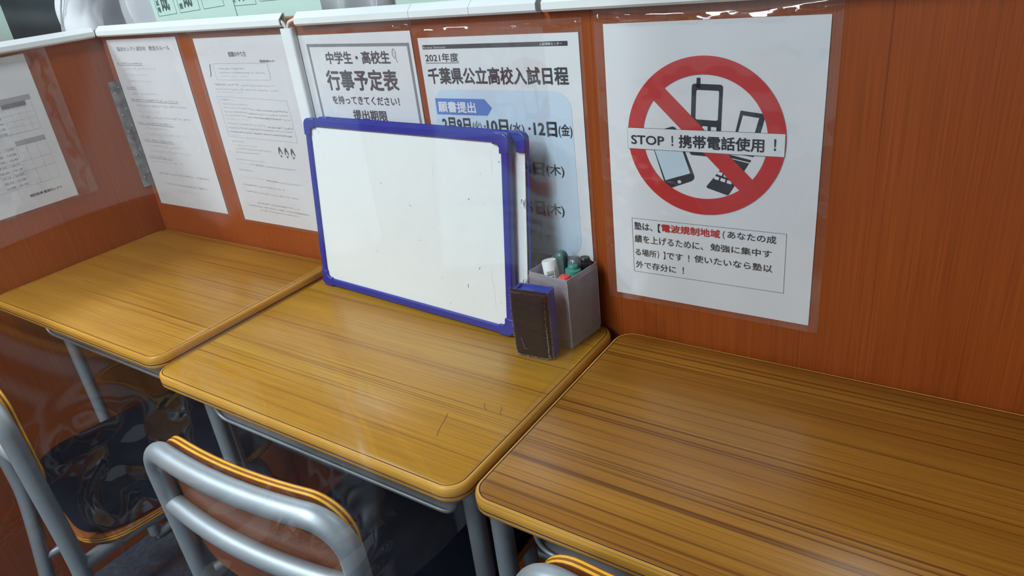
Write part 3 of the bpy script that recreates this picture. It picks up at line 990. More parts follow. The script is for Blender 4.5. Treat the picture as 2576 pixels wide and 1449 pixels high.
def make_desk(x0, x1, yf, yb, z, mat, label, leg_y, tray_y, leg_in=0.032):
    root = empty('school_desk', ((x0 + x1) / 2, (yf + yb) / 2, 0))
    tag(root, label, 'desk', 'school desks along the partition')
    ox, oy = root.location.x, root.location.y
    a, b, c, d = x0 - ox, yf - oy, x1 - ox, yb - oy
    R = 0.028
    # laminate top
    mb = MB()
    i = 0.0062
    top = slab_outline(a + i, b + i, c - i, d - i, R - i)
    mb.loft([[Vector((x, y, z - 0.004)) for x, y in top], [Vector((x, y, z - 0.0002)) for x, y in top], [Vector((x * 0.999, y * 0.999, z)) for x, y in top]], mat)
    mb.build('desktop', root)
    # dark seam
    mb = MB()
    s0 = slab_outline(a + 0.0046, b + 0.0046, c - 0.0046, d - 0.0046, R - 0.0046)
    mb.loft([[Vector((x, y, z - 0.0042)) for x, y in top], [Vector((x, y, z - 0.0006)) for x, y in top], [Vector((x, y, z - 0.0006)) for x, y in s0], [Vector((x, y, z - 0.0042)) for x, y in s0]], M['seam'], cap0=False, cap1=False)
    mb.build('seam_strip', root)
    # bullnose edge band
    mb = MB()
    prof = [(0.0048, -0.0222), (0.0018, -0.0218), (0.0003, -0.0196), (0.0, -0.016), (0.0, -0.0152), (0.0006, -0.0146), (0.0006, -0.0134), (0.0, -0.0128), (0.0, -0.0055), (0.0008, -0.0022), (0.0026, -0.0004), (0.0047, -0.0002)]
    rings = []
    for off, dz in prof:
        rings.append([Vector((x, y, z + dz)) for x, y in slab_outline(a + off, b + off, c - off, d - off, R - off)])
    mts = [M['band']] * 4 + [M['seam']] * 3 + [M['band']] * 4
    mb.loft(rings, M['band'], True, cap0=False, cap1=False, mats=mts)
    und = slab_outline(a + 0.0048, b + 0.0048, c - 0.0048, d - 0.0048, R - 0.0048)
    mb.add([Vector((x, y, z - 0.0222)) for x, y in und], [tuple(range(len(und) - 1, -1, -1))], M['band'])
    mb.build('edge_band', root)
    # steel book tray with a rolled lip
    hw = 0.25
    ty = tray_y - oy
    back = d - 0.05
    zt, zb = z - 0.0228, z - 0.098
    mb = MB()
    prof2 = fillet([(-hw, 0, zt), (-hw + 0.006, 0, zb), (hw - 0.006, 0, zb), (hw, 0, zt)], 0.028, 8)
    A = [Vector((p.x, ty, p.z)) for p in prof2]
    B = [Vector((p.x, back, p.z)) for p in prof2]
    A2 = [Vector((p.x * 0.995, ty, p.z + 0.0012)) for p in prof2]
    B2 = [Vector((p.x * 0.995, back, p.z + 0.0012)) for p in prof2]
    n = len(A)
    mb.add(A + B + A2 + B2, [(k, k + 1, n + k + 1, n + k) for k in range(n - 1)] + [(2 * n + k, 3 * n + k, 3 * n + k + 1, 2 * n + k + 1) for k in range(n - 1)], M['tray'], True)
    mb.add([Vector((-hw, back, zt)), Vector((-hw + 0.006, back, zb)), Vector((hw - 0.006, back, zb)), Vector((hw, back, zt))], [(0, 1, 2, 3)], M['tray'])
    mb.build('book_tray', root)
    mb = MB()
    mb.tube([Vector((p.x, ty, p.z)) for p in prof2], 0.0032, M['steel'], 10)
    mb.build('tray_lip', root)
    # legs and feet
    ly = leg_y - oy
    by_ = d - 0.04
    for sx in (-1, 1):
        x = a + leg_in if sx < 0 else c - leg_in
        for yy in (ly, by_):
            mb = MB()
            mb.tube([(x, yy, 0.02), (x, yy, z - 0.0225)], 0.0125, M['steel'], 18)
            mb.build('leg', root)
        mb = MB()
        mb.tube([(x, ly, 0.012), (x, by_, 0.012)], 0.0118, M['steel'], 14)
        mb.build('foot_rail', root)
        mb = MB()
        mb.tube([(x, ly, z - 0.034), (x, by_, z - 0.034)], 0.010, M['steel'], 14)
        mb.build('side_rail', root)
    mb = MB()
    mb.tube([(a + leg_in, by_, 0.20), (c - leg_in, by_, 0.20)], 0.010, M['steel'], 14)
    mb.build('rear_stretcher', root)
    return root


make_desk(-1.0575, -0.4728, -0.3949, -0.006, 0.7151, M['desk_a'], 'golden brown school desk in the booth corner, standing slightly higher than its neighbour', -0.300, -0.338)
make_desk(-0.4700, 0.1306, -0.4049, -0.006, 0.70, M['desk_b'], 'honey coloured school desk carrying the whiteboards and pen stand', -0.345, -0.355)
make_desk(0.1384, 0.7390, -0.3991, -0.006, 0.6985, M['desk_c'], 'bare brown school desk below the no phones poster', -0.372, -0.352, leg_in=0.024)

# stray hairs lying on the honey desk
for k, pts in enumerate(([(0.0456, -0.3326), (0.0415, -0.325), (0.0368, -0.3129), (0.0328, -0.300), (0.0284, -0.2892)], [(0.059, -0.2493), (0.062, -0.2545), (0.0662, -0.2585), (0.0712, -0.261)], [(0.0838, -0.2466), (0.0885, -0.2522), (0.0893, -0.2564), (0.0936, -0.2618)])):
    mb = MB()
    mb.tube(smooth_path([(x, y, 0.7002) for x, y in pts], 5), 0.00022, M['hair'], 6)
    tag(mb.build('hair_strand'), ('long dark hair strand lying on the honey desk', 'short curved dark hair strand on the honey desk', 'short wavy dark hair strand near the edge of the honey desk')[k], 'hair', 'stray hairs on the desk')


# ------------------------------------------------------------------ chairs
def make_chair():
    root = empty('school_chair')
    hw, zt, r = 0.1657, 0.733, 0.0137
    bow = 0.016
    sz = 0.028          # seat lift

    def ycurve(x):
        return -bow * (1 - (x / hw) ** 2)
    # back frame: one bent tube, posts and top rail in a single piece
    side = [(hw * 1.0, -0.060, 0.012), (hw, 0.000, 0.37), (hw, 0.004, 0.45), (hw, 0.0, zt)]
    path = []
    lower = smooth_path([side[0], (hw, -0.026, 0.2), side[1], side[2], (hw, 0.002, 0.58), (hw, 0.0, zt - 0.047)], 6)
    path += [Vector((-p.x, p.y, p.z)) for p in lower]
    corner = []
    rad = 0.047
    for k in range(1, 12):
        a = radians(180 - 90 * k / 12)
        x = -hw + rad + rad * cos(a)
        corner.append(Vector((x, ycurve(x) - ycurve(hw), zt - rad + rad * sin(a))))
    path += corner
    for k in range(0, 15):
        x = (-hw + rad) * (1 - k / 14) + (hw - rad) * k / 14
        path.append(Vector((x, ycurve(x) - ycurve(hw), zt)))
    path += [Vector((-p.x, p.y, p.z)) for p in reversed(corner)]
    path += list(reversed(lower))
    mb = MB()
    mb.tube(path, r, M['steel'], 20)
    mb.build('back_frame', root)
    mb = MB()
    pts = []
    for k in range(19):
        x = -hw + 2 * hw * k / 18
        pts.append(Vector((x, ycurve(x) - ycurve(hw) + 0.002, 0.637)))
    mb.tube(pts, 0.0130, M['steel'], 18)
    mb.build('back_rail', root)
    # curved plywood backrest, five plies
    t0, t1 = r - 0.001, r + 0.0095
    zlo, zhi, wd, rc = 0.548, zt + 0.013, hw - 0.007, 0.050
    out = []
    for (x, z) in rrect(-wd, zlo, wd, zhi, rc, 9):
        out.append((x, z))
    # refine the long edges so that the curve shows
    fin = []
    for i in range(len(out)):
        (xa, za), (xb, zb) = out[i], out[(i + 1) % len(out)]
        n = max(1, int(abs(xb - xa) / 0.02))
        for k in range(n):
            s = k / n
            fin.append((xa + (xb - xa) * s, za + (zb - za) * s))

    def at(x, z, t):
        return Vector((x, ycurve(x) - ycurve(hw) + t + 0.0, z))
    mb = MB()
    lay = [0.0, 0.0012, 0.0042, 0.0072, 0.0100, 0.0112]
    lay = [t0 + q for q in lay]
    rings = [[at(x, z, t) for x, z in fin] for t in lay]
    cols = [M['ply_face'], M['ply_light'], M['ply_dark'], M['ply_light'], M['ply_face']]
    mb.loft(rings, M['ply_face'], True, cap0=False, cap1=False, mats=cols)
    # faces as vertical strips
    for t, flip in ((lay[0], 1), (lay[-1], 0)):
        nx = 28
        xs = [-wd + 2 * wd * k / nx for k in range(nx + 1)]

        def zr(x):
            e = abs(x) - (wd - rc)
            dd = rc - math.sqrt(max(0, rc * rc - e * e)) if e > 0 else 0
            return zlo + dd, zhi - dd
        V, F = [], []
        for x in xs:
            a, b = zr(x)
            V += [at(x, a, t), at(x, b, t)]
        for k in range(nx):
            F.append((2 * k, 2 * k + 2, 2 * k + 3, 2 * k + 1))
        mb.add(V, F, M['ply_face'], True)
    mb.build('backrest', root)
    # plywood seat
    mb = MB()
    so = rrect(-0.178, 0.022, 0.178, 0.385, 0.07, 8)
    zz = [sz + q for q in (0.400, 0.4025, 0.405, 0.4075, 0.410, 0.412)]
    mb.loft([[Vector((x, y, z)) for x, y in so] for z in zz], M['ply_face'], False, mats=[M['ply_face'], M['ply_light'], M['ply_dark'], M['ply_light'], M['ply_face']])
    mb.build('seat', root)
    # seat frame and legs
    for sx in (-1, 1):
        mb = MB()
        mb.tube(fillet([(sx * hw, 0.004, 0.386 + sz), (sx * 0.150, 0.08, 0.386 + sz), (sx * 0.150, 0.33, 0.386 + sz), (sx * 0.150, 0.352, 0.012)], [0, 0.04, 0.05, 0], 8), 0.0122, M['steel'], 16)
        mb.build('front_leg', root)
        mb = MB()
        mb.tube([(sx * 0.163, -0.020, 0.245), (sx * 0.152, 0.341, 0.245)], 0.0088, M['steel'], 14)
        mb.build('stretcher', root)
        for (yy, xx) in ((-0.060, hw), (0.352, 0.150)):
            mb = MB()
            mb.lathe([(0.0145, 0.0), (0.016, 0.004), (0.0145, 0.02)], M['black'], 16, Matrix.Translation((sx * xx, yy, 0)))
            mb.build('foot_cap', root)
    mb = MB()
    mb.tube([(-0.150, 0.333, 0.386 + sz), (0.150, 0.333, 0.386 + sz)], 0.0105, M['steel'], 14)
    mb.build('seat_crossbar', root)
    return root


chair = make_chair()
chair.location = (-0.0850, -0.5245, 0)
chair.rotation_euler = (0, 0, radians(2.6))
tag(chair, 'silver tube school chair with plywood backrest, tucked under the whiteboard desk', 'chair', 'school chairs')
chair2 = copy_tree(chair)
chair2.location = (-0.7180, -0.5600, 0)
chair2.rotation_euler = (0, 0, radians(-9))
tag(chair2, 'school chair at the corner desk, its navy cushion in plain view', 'chair', 'school chairs')
for ch in chair2.children:
    if ch.name.startswith('backrest'):
        ch.scale.x = 0.87          # this chair's plywood stops short of its posts
chair3 = copy_tree(chair)
chair3.location = (0.432, -0.466, 0)
chair3.rotation_euler = (0, 0, radians(3.0))
tag(chair3, 'school chair under the bare brown desk, only a backrest corner showing', 'chair', 'school chairs')


def make_cushion():
    mb = MB()
    rings = []
    for off, z in ((0.012, 0.0005), (0.003, 0.004), (0.001, 0.009), (0.004, 0.014), (0.016, 0.018), (0.06, 0.021), (0.12, 0.020)):
        rings.append([Vector((x, y, z + 0.0015 * sin(40 * x) * cos(33 * y))) for x, y in rrect(-0.175 + off, 0.026 + off, 0.175 - off, 0.383 - off, max(0.02, 0.075 - off * 0.5), 8)])
    mb.loft(rings, M['navy'], True)
    return mb.build('seat_cushion')


cu = make_cushion()
for k, (c, lab) in enumerate(((chair, 'navy seat cushion on the chair at the whiteboard desk'), (chair2, 'navy seat cushion on the corner desk chair'), (chair3, 'navy seat cushion on the chair under the bare brown desk'))):
    o = cu if k == 0 else cu.copy()
    if k:
        COL.objects.link(o)
    o.location = (c.location.x, c.location.y, 0.4403)
    o.rotation_euler = c.rotation_euler
    tag(o, lab, 'cushion', 'navy seat cushions')


# ------------------------------------------------------------------ whiteboards
def bar_profile(w, d):
    return [(0, 0), (w * 0.12, -d * 0.08), (w * 0.88, -d * 0.08), (w, 0.0), (w, d), (0, d)]


def make_board(Bp, yaw, tilt, W_, H_, th, bars=('left', 'right', 'top', 'bottom'), caps=(0, 1, 2, 3)):
    """local: x along the width, z up the face, y into the board"""
    root = empty('whiteboard', Bp, (0, 0, 0))
    root.rotation_euler = (Matrix.Rotation(yaw, 4, 'Z') @ Matrix.Rotation(-tilt, 4, 'X')).to_euler()
    fw = 0.0135
    mb = MB()
    right_bare = 'right' not in bars
    px1 = W_ - (0.003 if right_bare else 0.006)
    mb.box((0.006, 0.0035, 0.006), (px1, 0.0045, H_ - 0.006), M['board'])
    mb.box((0.006, 0.0046, 0.006), (px1 - 0.0005, th - 0.003, H_ - 0.006), M['board_core'])
    pn = mb.build('writing_panel', root)
    for bname in bars:
        mb = MB()
        if bname in ('left', 'right'):
            x0 = 0.0 if bname == 'left' else W_ - fw
            R0 = [Vector((x0, 0.002, 0)), Vector((x0 + 0.002, 0, 0)), Vector((x0 + fw - 0.002, 0, 0)), Vector((x0 + fw, 0.002, 0)), Vector((x0 + fw, th, 0)), Vector((x0, th, 0))]
            mb.loft([[p + Vector((0, 0, 0.012)) for p in R0], [p + Vector((0, 0, H_ - 0.012)) for p in R0]], M['blue'])
        else:
            z0 = 0.0 if bname == 'bottom' else H_ - fw
            R0 = [Vector((0, 0.002, z0)), Vector((0, th, z0)), Vector((0, th, z0 + fw)), Vector((0, 0.002, z0 + fw)), Vector((0, 0, z0 + fw - 0.002)), Vector((0, 0, z0 + 0.002))]
            mb.loft([[p + Vector((0.012, 0, 0)) for p in R0], [p + Vector((W_ - 0.012, 0, 0)) for p in R0]], M['blue'])
            if bname == 'top':
                mb.box((0.012, th * 0.45, z0 + fw), (W_ - 0.012, th * 0.55, z0 + fw + 0.0012), M['blue'])
        mb.build('frame_bar', root)
    for k in caps:
        sx, sz = ((0, 0), (1, 0), (1, 1), (0, 1))[k]
        arm, cw, rr, g = 0.028, 0.0155, 0.012, 0.0012
        # L shaped plan in x,z with a rounded outer corner
        pts = [(-g, arm), (-g, rr)]
        for q in range(1, 7):
            a = radians(180 + 90 * q / 7)
            pts.append((-g + rr + rr * cos(a), -g + rr + rr * sin(a)))
        pts += [(rr, -g), (arm, -g), (arm, cw), (cw + 0.004, cw), (cw, cw + 0.004), (cw, arm)]
        P2 = [((W_ - x) if sx else x, (H_ - z) if sz else z) for x, z in pts]
        mb = MB()
        V0 = [Vector((x, -0.0012, z)) for x, z in P2]
        V1 = [Vector((x, th + 0.0008, z)) for x, z in P2]
        mb.loft([V0, V1], M['blue'])
        o = mb.build('corner_cap', root)
        bevel(o, 0.0018, 2)
    return root


TILT = 0.135
wb = make_board((-0.4455, -0.0650, 0.7025), -0.0658, TILT, 0.4487, 0.3020, 0.0098)
tag(wb, 'front whiteboard in a complete blue frame, leaning over its twin', 'whiteboard', 'small whiteboards')
# small smudges left on the surface
rg = random.Random(3)


def smudge(q, mt):
    mb = MB()
    mb.add(q, [(0, 1, 2, 3)], mt)
    mb.build('smudge', wb)['label'] = 'faint dry marker smudge'


for (u, v, l, a) in ((0.034, 0.022, 4, 100), (0.043, 0.058, 3, 20), (0.18, 0.095, 3, 150), (0.26, 0.18, 6, 10), (0.295, 0.155, 2, 60), (0.37, 0.10, 3, 50), (0.385, 0.205, 4, 60),
                     (0.305, 0.235, 4, 80), (0.36, 0.238, 5, 85), (0.245, 0.125, 4, 160), (0.425, 0.252, 3, 95), (0.32, 0.275, 3, 60), (0.155, 0.215, 4, 70), (0.395, 0.06, 3, 80), (0.40, 0.105, 2, 90), (0.43, 0.04, 3, 30)):
    rect_m = M['smudge'] if rg.random() < 0.45 else M['smudge2']
    c, s = cos(radians(a)), sin(radians(a))
    L_ = l / 1000 * 0.6
    wv = 0.0004
    z = 0.3020 - v
    q = [(u - c * L_ + s * wv, 0.0033, z - s * L_ - c * wv), (u + c * L_ + s * wv, 0.0033, z + s * L_ - c * wv), (u + c * L_ - s * wv, 0.0033, z + s * L_ + c * wv), (u - c * L_ - s * wv, 0.0033, z - s * L_ + c * wv)]
    smudge(q, rect_m)
for (u, v0, v1) in ((0.298, 0.05, 0.078), (0.297, 0.09, 0.115), (0.408, 0.20, 0.235), (0.415, 0.03, 0.06), (0.412, 0.225, 0.262)):
    smudge([(u, 0.0033, 0.3020 - v0), (u + 0.0003, 0.0033, 0.3020 - v0), (u + 0.0028, 0.0033, 0.3020 - v1), (u + 0.0025, 0.0033, 0.3020 - v1)], M['smudge3'])

e_ = Vector((cos(-0.0658), sin(-0.0658), 0))
nb_ = Vector((0.065, 0.989, -0.135))
b2 = Vector((-0.4455, -0.0650, 0.7025)) + e_ * 0.0205 + nb_ * 0.0125
b2.z = 0.7025
wb2 = make_board(b2, -0.0658, TILT, 0.4487, 0.3020, 0.0092, bars=('left', 'top', 'bottom'), caps=(0, 2, 3))
tag(wb2, 'rear whiteboard missing its side frame bar, showing a bare brown edge', 'whiteboard', 'small whiteboards')
mb = MB()
mb.box((0.4475, 0.0062, 0.004), (0.4495, 0.0090, 0.292), M['blue'])
mb.build('edge_strip', wb2)['label'] = 'thin blue edge strip'
for z in (0.205, 0.085):
    mb = MB()
    pts = [(0.444 + 0.003 * cos(radians(a)), -0.0005, z + 0.0055 * sin(radians(a))) for a in range(0, 361, 30)]
    mb.tube(pts, 0.0009, M['screw'], 8, caps=False)
    mb.build('metal_eyelet', wb2)

# ------------------------------------------------------------------ pen stand
PS = empty('pen_stand', (0.099, -0.0852, 0.7003), (0, 0, -0.1305))
tag(PS, 'grey perforated metal pen stand holding whiteboard markers', 'pen stand')
WS, DS, HS = 0.0692, 0.0703, 0.109
# local: corner nearest the viewer at the origin, x in [-WS,0], y in [0,DS]


def perforated(length, z0, z1, pitch=0.00245):
    """sheet in x,z with staggered hexagonal holes"""
    V, F = [], []
    h = pitch / 2
    R = pitch / math.sqrt(3)
    rows = int((z1 - z0) / (1.5 * R))
    colsn = int(length / pitch)
    ox = (length - colsn * pitch) / 2
    for j in range(rows):
        for i in range(colsn):
            cx = ox + (i + 0.5 + (0.5 if j % 2 else 0)) * pitch
            cz = z0 + (j + 0.5) * 1.5 * R
            if cx + h > length:
                continue
            b = len(V)
            for k in range(6):
                a = radians(60 * k + 30)
                V.append((cx + R * cos(a), cz + R * sin(a)))
            for k in range(6):
                a = radians(60 * k + 30)
                V.append((cx + R * 0.54 * cos(a), cz + R * 0.54 * sin(a)))
            for k in range(6):
                F.append((b + k, b + (k + 1) % 6, b + 6 + (k + 1) % 6, b + 6 + k))
    return V, F


mb = MB()
for side in range(4):
    Ls = WS if side in (0, 2) else DS
    V, F = perforated(Ls, 0.0075, HS - 0.0085)
    if side == 0:
        P3 = [(-WS + x, 0, z) for x, z in V]
    elif side == 1:
        P3 = [(0, x, z) for x, z in V]
    elif side == 2:
        P3 = [(-WS + x, DS, z) for x, z in V]
    else:
        P3 = [(-WS, x, z) for x, z in V]
    mb.add(P3, F, M['mesh'])
pm = mb.build('mesh_wall', PS)
sd = pm.modifiers.new('thickness', 'SOLIDIFY')
sd.thickness = 0.0005


def rim(z0, z1, name, bottom=False):
    mb = MB()
    t = 0.0007
    o_ = rrect(-WS - 0.0003, -0.0003, 0.0003, DS + 0.0003, 0.0014, 3)
    i_ = rrect(-WS + t, t, -t, DS - t, 0.001, 3)
    mb.loft([[Vector((x, y, z0)) for x, y in i_], [Vector((x, y, z0)) for x, y in o_], [Vector((x, y, z1)) for x, y in o_], [Vector((x, y, z1)) for x, y in i_], [Vector((x, y, z0)) for x, y in i_]], M['mesh'], cap0=False, cap1=False)
    if bottom:
        mb.add([Vector((x, y, 0.002)) for x, y in i_], [tuple(range(len(i_)))], M['mesh'])
    return mb.build(name, PS)


rim(HS - 0.0095, HS, 'rim_band')
rim(0.0, 0.0085, 'base_band', True)
for (x, y) in ((0, 0), (-WS, 0), (0, DS), (-WS, DS)):
    mb = MB()
    mb.tube([(x, y, 0.006), (x, y, HS - 0.006)], 0.0011, M['mesh'], 8)
    mb.build('corner_seam', PS)
Mps = Matrix.Translation((0.099, -0.0852, 0.7003)) @ Matrix.Rotation(-0.1305, 4, 'Z')


def marker(name, top, bot, cap_mat, label, r=0.0098, style='cap', body=None):
    """a board marker standing in the pen stand, given top and bottom axis points in the stand's own space (mm)"""
    a, b = Mps @ Vector([q / 1000 for q in bot]), Mps @ Vector([q / 1000 for q in top])
    L = (b - a).length
    root = empty(name, a)
    root.rotation_mode = 'QUATERNION'
    root.rotation_quaternion = (b - a).to_track_quat('Z', 'Y')
    tag(root, label, 'marker', 'markers in the pen stand')
    cl = 0.036
    vc = root.rotation_quaternion.inverted() @ (cam.location - a)
    LAB_A = math.degrees(math.atan2(vc.y, vc.x)) + 14
    body = body or M['white_pl']
    if style == 'end':
        mb = MB()
        mb.lathe([(r * 0.8, 0), (r, 0.003), (r, L - 0.002), (r * 0.92, L)], body, 28)
        mb.build('barrel', root)
        mb = MB()
        # printed bars wrapped on the barrel, facing the viewer
        for (z0, z1, a0, a1) in ((L - 0.0155, L - 0.0145, -50, 4), (L - 0.0178, L - 0.0166, -50, 4), (L - 0.0205, L - 0.0186, -50, 4), (L - 0.032, L - 0.0222, -50, 0), (L - 0.030, L - 0.013, 12, 18), (L - 0.034, L - 0.009, 24, 28), (L - 0.034, L - 0.009, 32, 35)):
            V, F = [], []
            n = 8
            for k in range(n + 1):
                an = radians(LAB_A + a0 + (a1 - a0) * k / n)
                V += [((r + 0.0001) * cos(an), (r + 0.0001) * sin(an), z0), ((r + 0.0001) * cos(an), (r + 0.0001) * sin(an), z1)]
            for k in range(n):
                F.append((2 * k, 2 * k + 2, 2 * k + 3, 2 * k + 1))
            mb.add(V, F, M['ink_soft'], True)
        mb.build('barrel_print', root)['label'] = 'black bars printed on the barrel'
        return root
    mb = MB()
    mb.lathe([(r * 0.8, 0), (r * 0.97, 0.003), (r * 0.97, L - cl + 0.002)], body, 28)
    mb.build('barrel', root)
    mb = MB()
    if style == 'round':
        prof = [(r * 1.04, L - cl)] + [(r * 1.04 * cos(radians(q)), L - r + r * sin(radians(q))) for q in range(0, 91, 15)][:-1] + [(0.0008, L)]
    elif style == 'step':
        kn = 0.78 if cap_mat is M['black'] else 0.66
        prof = [(r * 1.02, L - cl), (r * 1.05, L - 0.0085), (r * 1.03, L - 0.0066), (r * 0.95, L - 0.0058), (r * kn, L - 0.0052), (r * (kn - 0.02), L - 0.0010), (r * (kn - 0.1), L)]
    elif style == 'dome':
        prof = [(r * 1.02, L - cl), (r * 1.02, L - 0.0065), (r * 0.96, L - 0.0046), (r * 0.80, L - 0.0024), (r * 0.72, L - 0.0020), (r * 0.66, L - 0.0006), (r * 0.5, L)]
    else:
        prof = [(r * 1.04, L - cl), (r * 1.04, L - 0.004), (r * 0.96, L - 0.001), (r * 0.86, L)]
    mb.lathe(prof, cap_mat, 28)
    mb.build('cap', root)
    return root


marker('whiteboard_marker', (-44, 46, 128), (-46, 52, 4), M['green'], 'dark green marker, cap up, tallest in the pen stand', 0.0092, 'round', M['green'])
marker('whiteboard_marker', (-19, 47, 124), (-27, 40, 4), M['smoke'], 'marker with a smoky grey domed cap and white barrel', 0.0105, 'round')
marker('whiteboard_marker', (-10.5, 58, 119.5), (-14, 52, 4), M['black'], 'marker with a black stepped cap', 0.0098, 'step')
marker('whiteboard_marker', (-13, 33, 117), (-14, 24, 4), M['teal'], 'marker with a teal stepped cap', 0.0110, 'step')
marker('whiteboard_marker', (-15.5, 16, 107), (-24, 13, 4), M['red'], 'marker with a red cap, lowest in the pen stand', 0.0100, 'dome')
marker('whiteboard_marker', (-52, 27, 119), (-31, 22, 4), M['white_pl'], 'white marker barrel with printed black bars, cap down', 0.0110, 'end')

# ------------------------------------------------------------------ board eraser
ER = empty('board_eraser', (0.0889, -0.1313, 0.7003), (0, 0, 0.0776))
tag(ER, 'blue board eraser with a dark furry pad, standing on its end', 'eraser')
We, De, He = 0.0565, 0.0345, 0.1030
mb = MB()
o_ = rrect(-We + 0.001, 0.010, -0.0005, De, 0.003, 4)
i_ = rrect(-We + 0.006, 0.014, -0.0055, De - 0.004, 0.002, 4)
mb.loft([[Vector((x, y, 0)) for x, y in o_], [Vector((x, y, He - 0.001)) for x, y in o_], [Vector((x, y, He)) for x, y in rrect(-We + 0.002, 0.011, -0.0015, De - 0.001, 0.002, 4)],
         [Vector((x, y, He)) for x, y in i_], [Vector((x, y, He - 0.003)) for x, y in i_]], M['blue_b'])
mb.build('plastic_body', ER)
mb = MB()
nx, nz = 22, 40
V, F = [], []
rg = random.Random(2)
for j in range(nz + 1):
    for i in range(nx + 1):
        s, t = i / nx, j / nz
        x = -We - 0.001 + (We + 0.001) * s
        z = 0.0005 + (He + 0.001) * t
        e = min(1, 9 * min(s, 1 - s)) ** 0.5
        g = min(1, 12 * min(t, 1 - t)) ** 0.5
        bul = 0.0095 * e * g
        y = 0.0105 - bul - 0.003 * sin(pi * min(1, (1 - t) * 1.0)) * e * g * (0.4 + 0.6 * (1 - t)) + rg.uniform(-1, 1) * 0.0004
        V.append((x, y, z))
for j in range(nz):
    for i in range(nx):
        a = j * (nx + 1) + i
        F.append((a, a + 1, a + nx + 2, a + nx + 1))
mb.add(V, F, M['felt'], True)
# fibres: dark over the face, grey round the rim
for k in range(5200):
    s, t = rg.random(), rg.random()
    edge = False
    q = rg.random()
    if q < 0.62:
        edge = True
        w_ = rg.random()
        if w_ < 0.35:
            t = 1 - rg.random() * 0.03
        elif w_ < 0.6:
            s = rg.random() * 0.03
        elif w_ < 0.85:
            s = 1 - rg.random() * 0.04
        else:
            t = rg.random() * 0.03
    i, j = min(nx, int(s * nx + 0.5)), min(nz, int(t * nz + 0.5))
    p = Vector(V[j * (nx + 1) + i]) + Vector((rg.uniform(-0.0012, 0.0012), 0, rg.uniform(-0.0012, 0.0012)))
    p.z = max(p.z, 0.001)
    d = Vector((rg.uniform(-0.6, 0.6) + (s - 0.5) * 1.4, -0.9, rg.uniform(-0.5, 0.5) + (t - 0.5) * 1.4)).normalized()
    ln = rg.uniform(0.0014, 0.0036) if edge else rg.uniform(0.001, 0.002)
    q2 = p + d * ln
    q2.z = max(q2.z, 0.0006)
    sdv = d.cross(Vector((0, 0, 1))).normalized() * 0.00024
    mb.add([p - sdv, p + sdv, q2], [(0, 1, 2)], M['felt_grey'] if edge and rg.random() < 0.75 else M['felt'])
mb.build('felt_pad', ER)['label'] = 'dark brown furry pad with a grey fringe'
mb = MB()
mb.tube(smooth_path([(-0.041, -0.0026, 0.036), (-0.0385, -0.0032, 0.026), (-0.0365, -0.0034, 0.020), (-0.033, -0.0032, 0.0185)], 5), 0.0002, M['felt_grey'], 6)
mb.build('loose_fibre', ER)['label'] = 'pale loose fibre'


# ------------------------------------------------------------------ behind the partition
def mint_sheet(x0, x1, y, zb, zt, label, tiles, rot=0.0, roll=0.0, loc=None):
    root = MB()
    W_, H_ = x1 - x0, zt - zb
    root.box((0, 0, 0), (W_, 0.0006, H_), M['mint'])
    o = root.build('name_sheet', loc=loc or (x0, y, zb), rot=(0, roll, rot))
    tag(o, label, 'paper sheet', 'mint green sheets over the partition')
    mb = MB()
    for (u0, w0, u1, w1, sm, bg) in tiles:
        # outline
        for a, b in (((u0, w0), (u1, w0)), ((u1, w0), (u1, w1)), ((u0, w0), (u0, w1))):
            n = Vector((-(b[1] - a[1]), b[0] - a[0])).normalized() * 0.0004
            mb.add([(a[0] + n.x, -0.0003, a[1] + n.y), (b[0] + n.x, -0.0003, b[1] + n.y), (b[0] - n.x, -0.0003, b[1] - n.y), (a[0] - n.x, -0.0003, a[1] - n.y)], [(0, 1, 2, 3)], M['mint_ink'])
        def fit(ch, ax, az, bx, bz, bold):
            V, F = Text.shape(ch, bold)
            xs, ys = [p[0] for p in V], [p[1] for p in V]
            mb.add([(ax + (p[0] - min(xs)) / (max(xs) - min(xs)) * (bx - ax), -0.0003 - 0.000018 * p[2], az + (p[1] - min(ys)) / (max(ys) - min(ys)) * (bz - az)) for p in V], F, M['mint_ink'])
        hh = 0.011
        for i, ch in enumerate(reversed(sm)):
            fit(ch, u0 + 0.004, w0 + 0.006 + i * (hh + 0.002), u0 + 0.014, w0 + 0.006 + i * (hh + 0.002) + hh, 0.02)
        if bg:
            fit(bg, u0 + 0.019, w0 + 0.007, u0 + 0.047, w0 + 0.047, 0.03)
    mb.build('printed_names', o)['label'] = 'dark printed characters in thin boxes'
    return o


mint_sheet(-0.886, -0.626, 0.0335, 1.10, 1.245, 'mint green sheet printed with boxed names, first behind the long duct', [(0.014, 0.078, 0.078, 0.135, '試唯', '成'), (0.090, 0.078, 0.156, 0.135, '朗', '成'), (0.168, 0.078, 0.232, 0.135, '', '')], roll=radians(-2.5))
mint_sheet(-0.638, -0.404, 0.0350, 1.10, 1.245, 'mint green sheet overlapping behind the two bent cables', [(0.0, 0.086, 0.070, 0.135, '百', '什'), (0.082, 0.090, 0.15, 0.135, '', '')])
mint_sheet(-0.236, -0.100, 0.0335, 1.10, 1.245, 'mint green sheet above the short duct section', [(0.02, 0.088, 0.086, 0.135, '', '')])
mint_sheet(-0.104, 0.090, 0.0350, 1.10, 1.245, 'paler mint green sheet above the open duct end', [(0.06, 0.085, 0.14, 0.135, '', '')])
mint_sheet(0, 0.30, 0, 0, 0.16, 'mint green sheet rising over the side partition', [(0.03, 0.098, 0.276, 0.15, '', '')], rot=radians(90), loc=(-1.0965, -0.4515, 1.10))


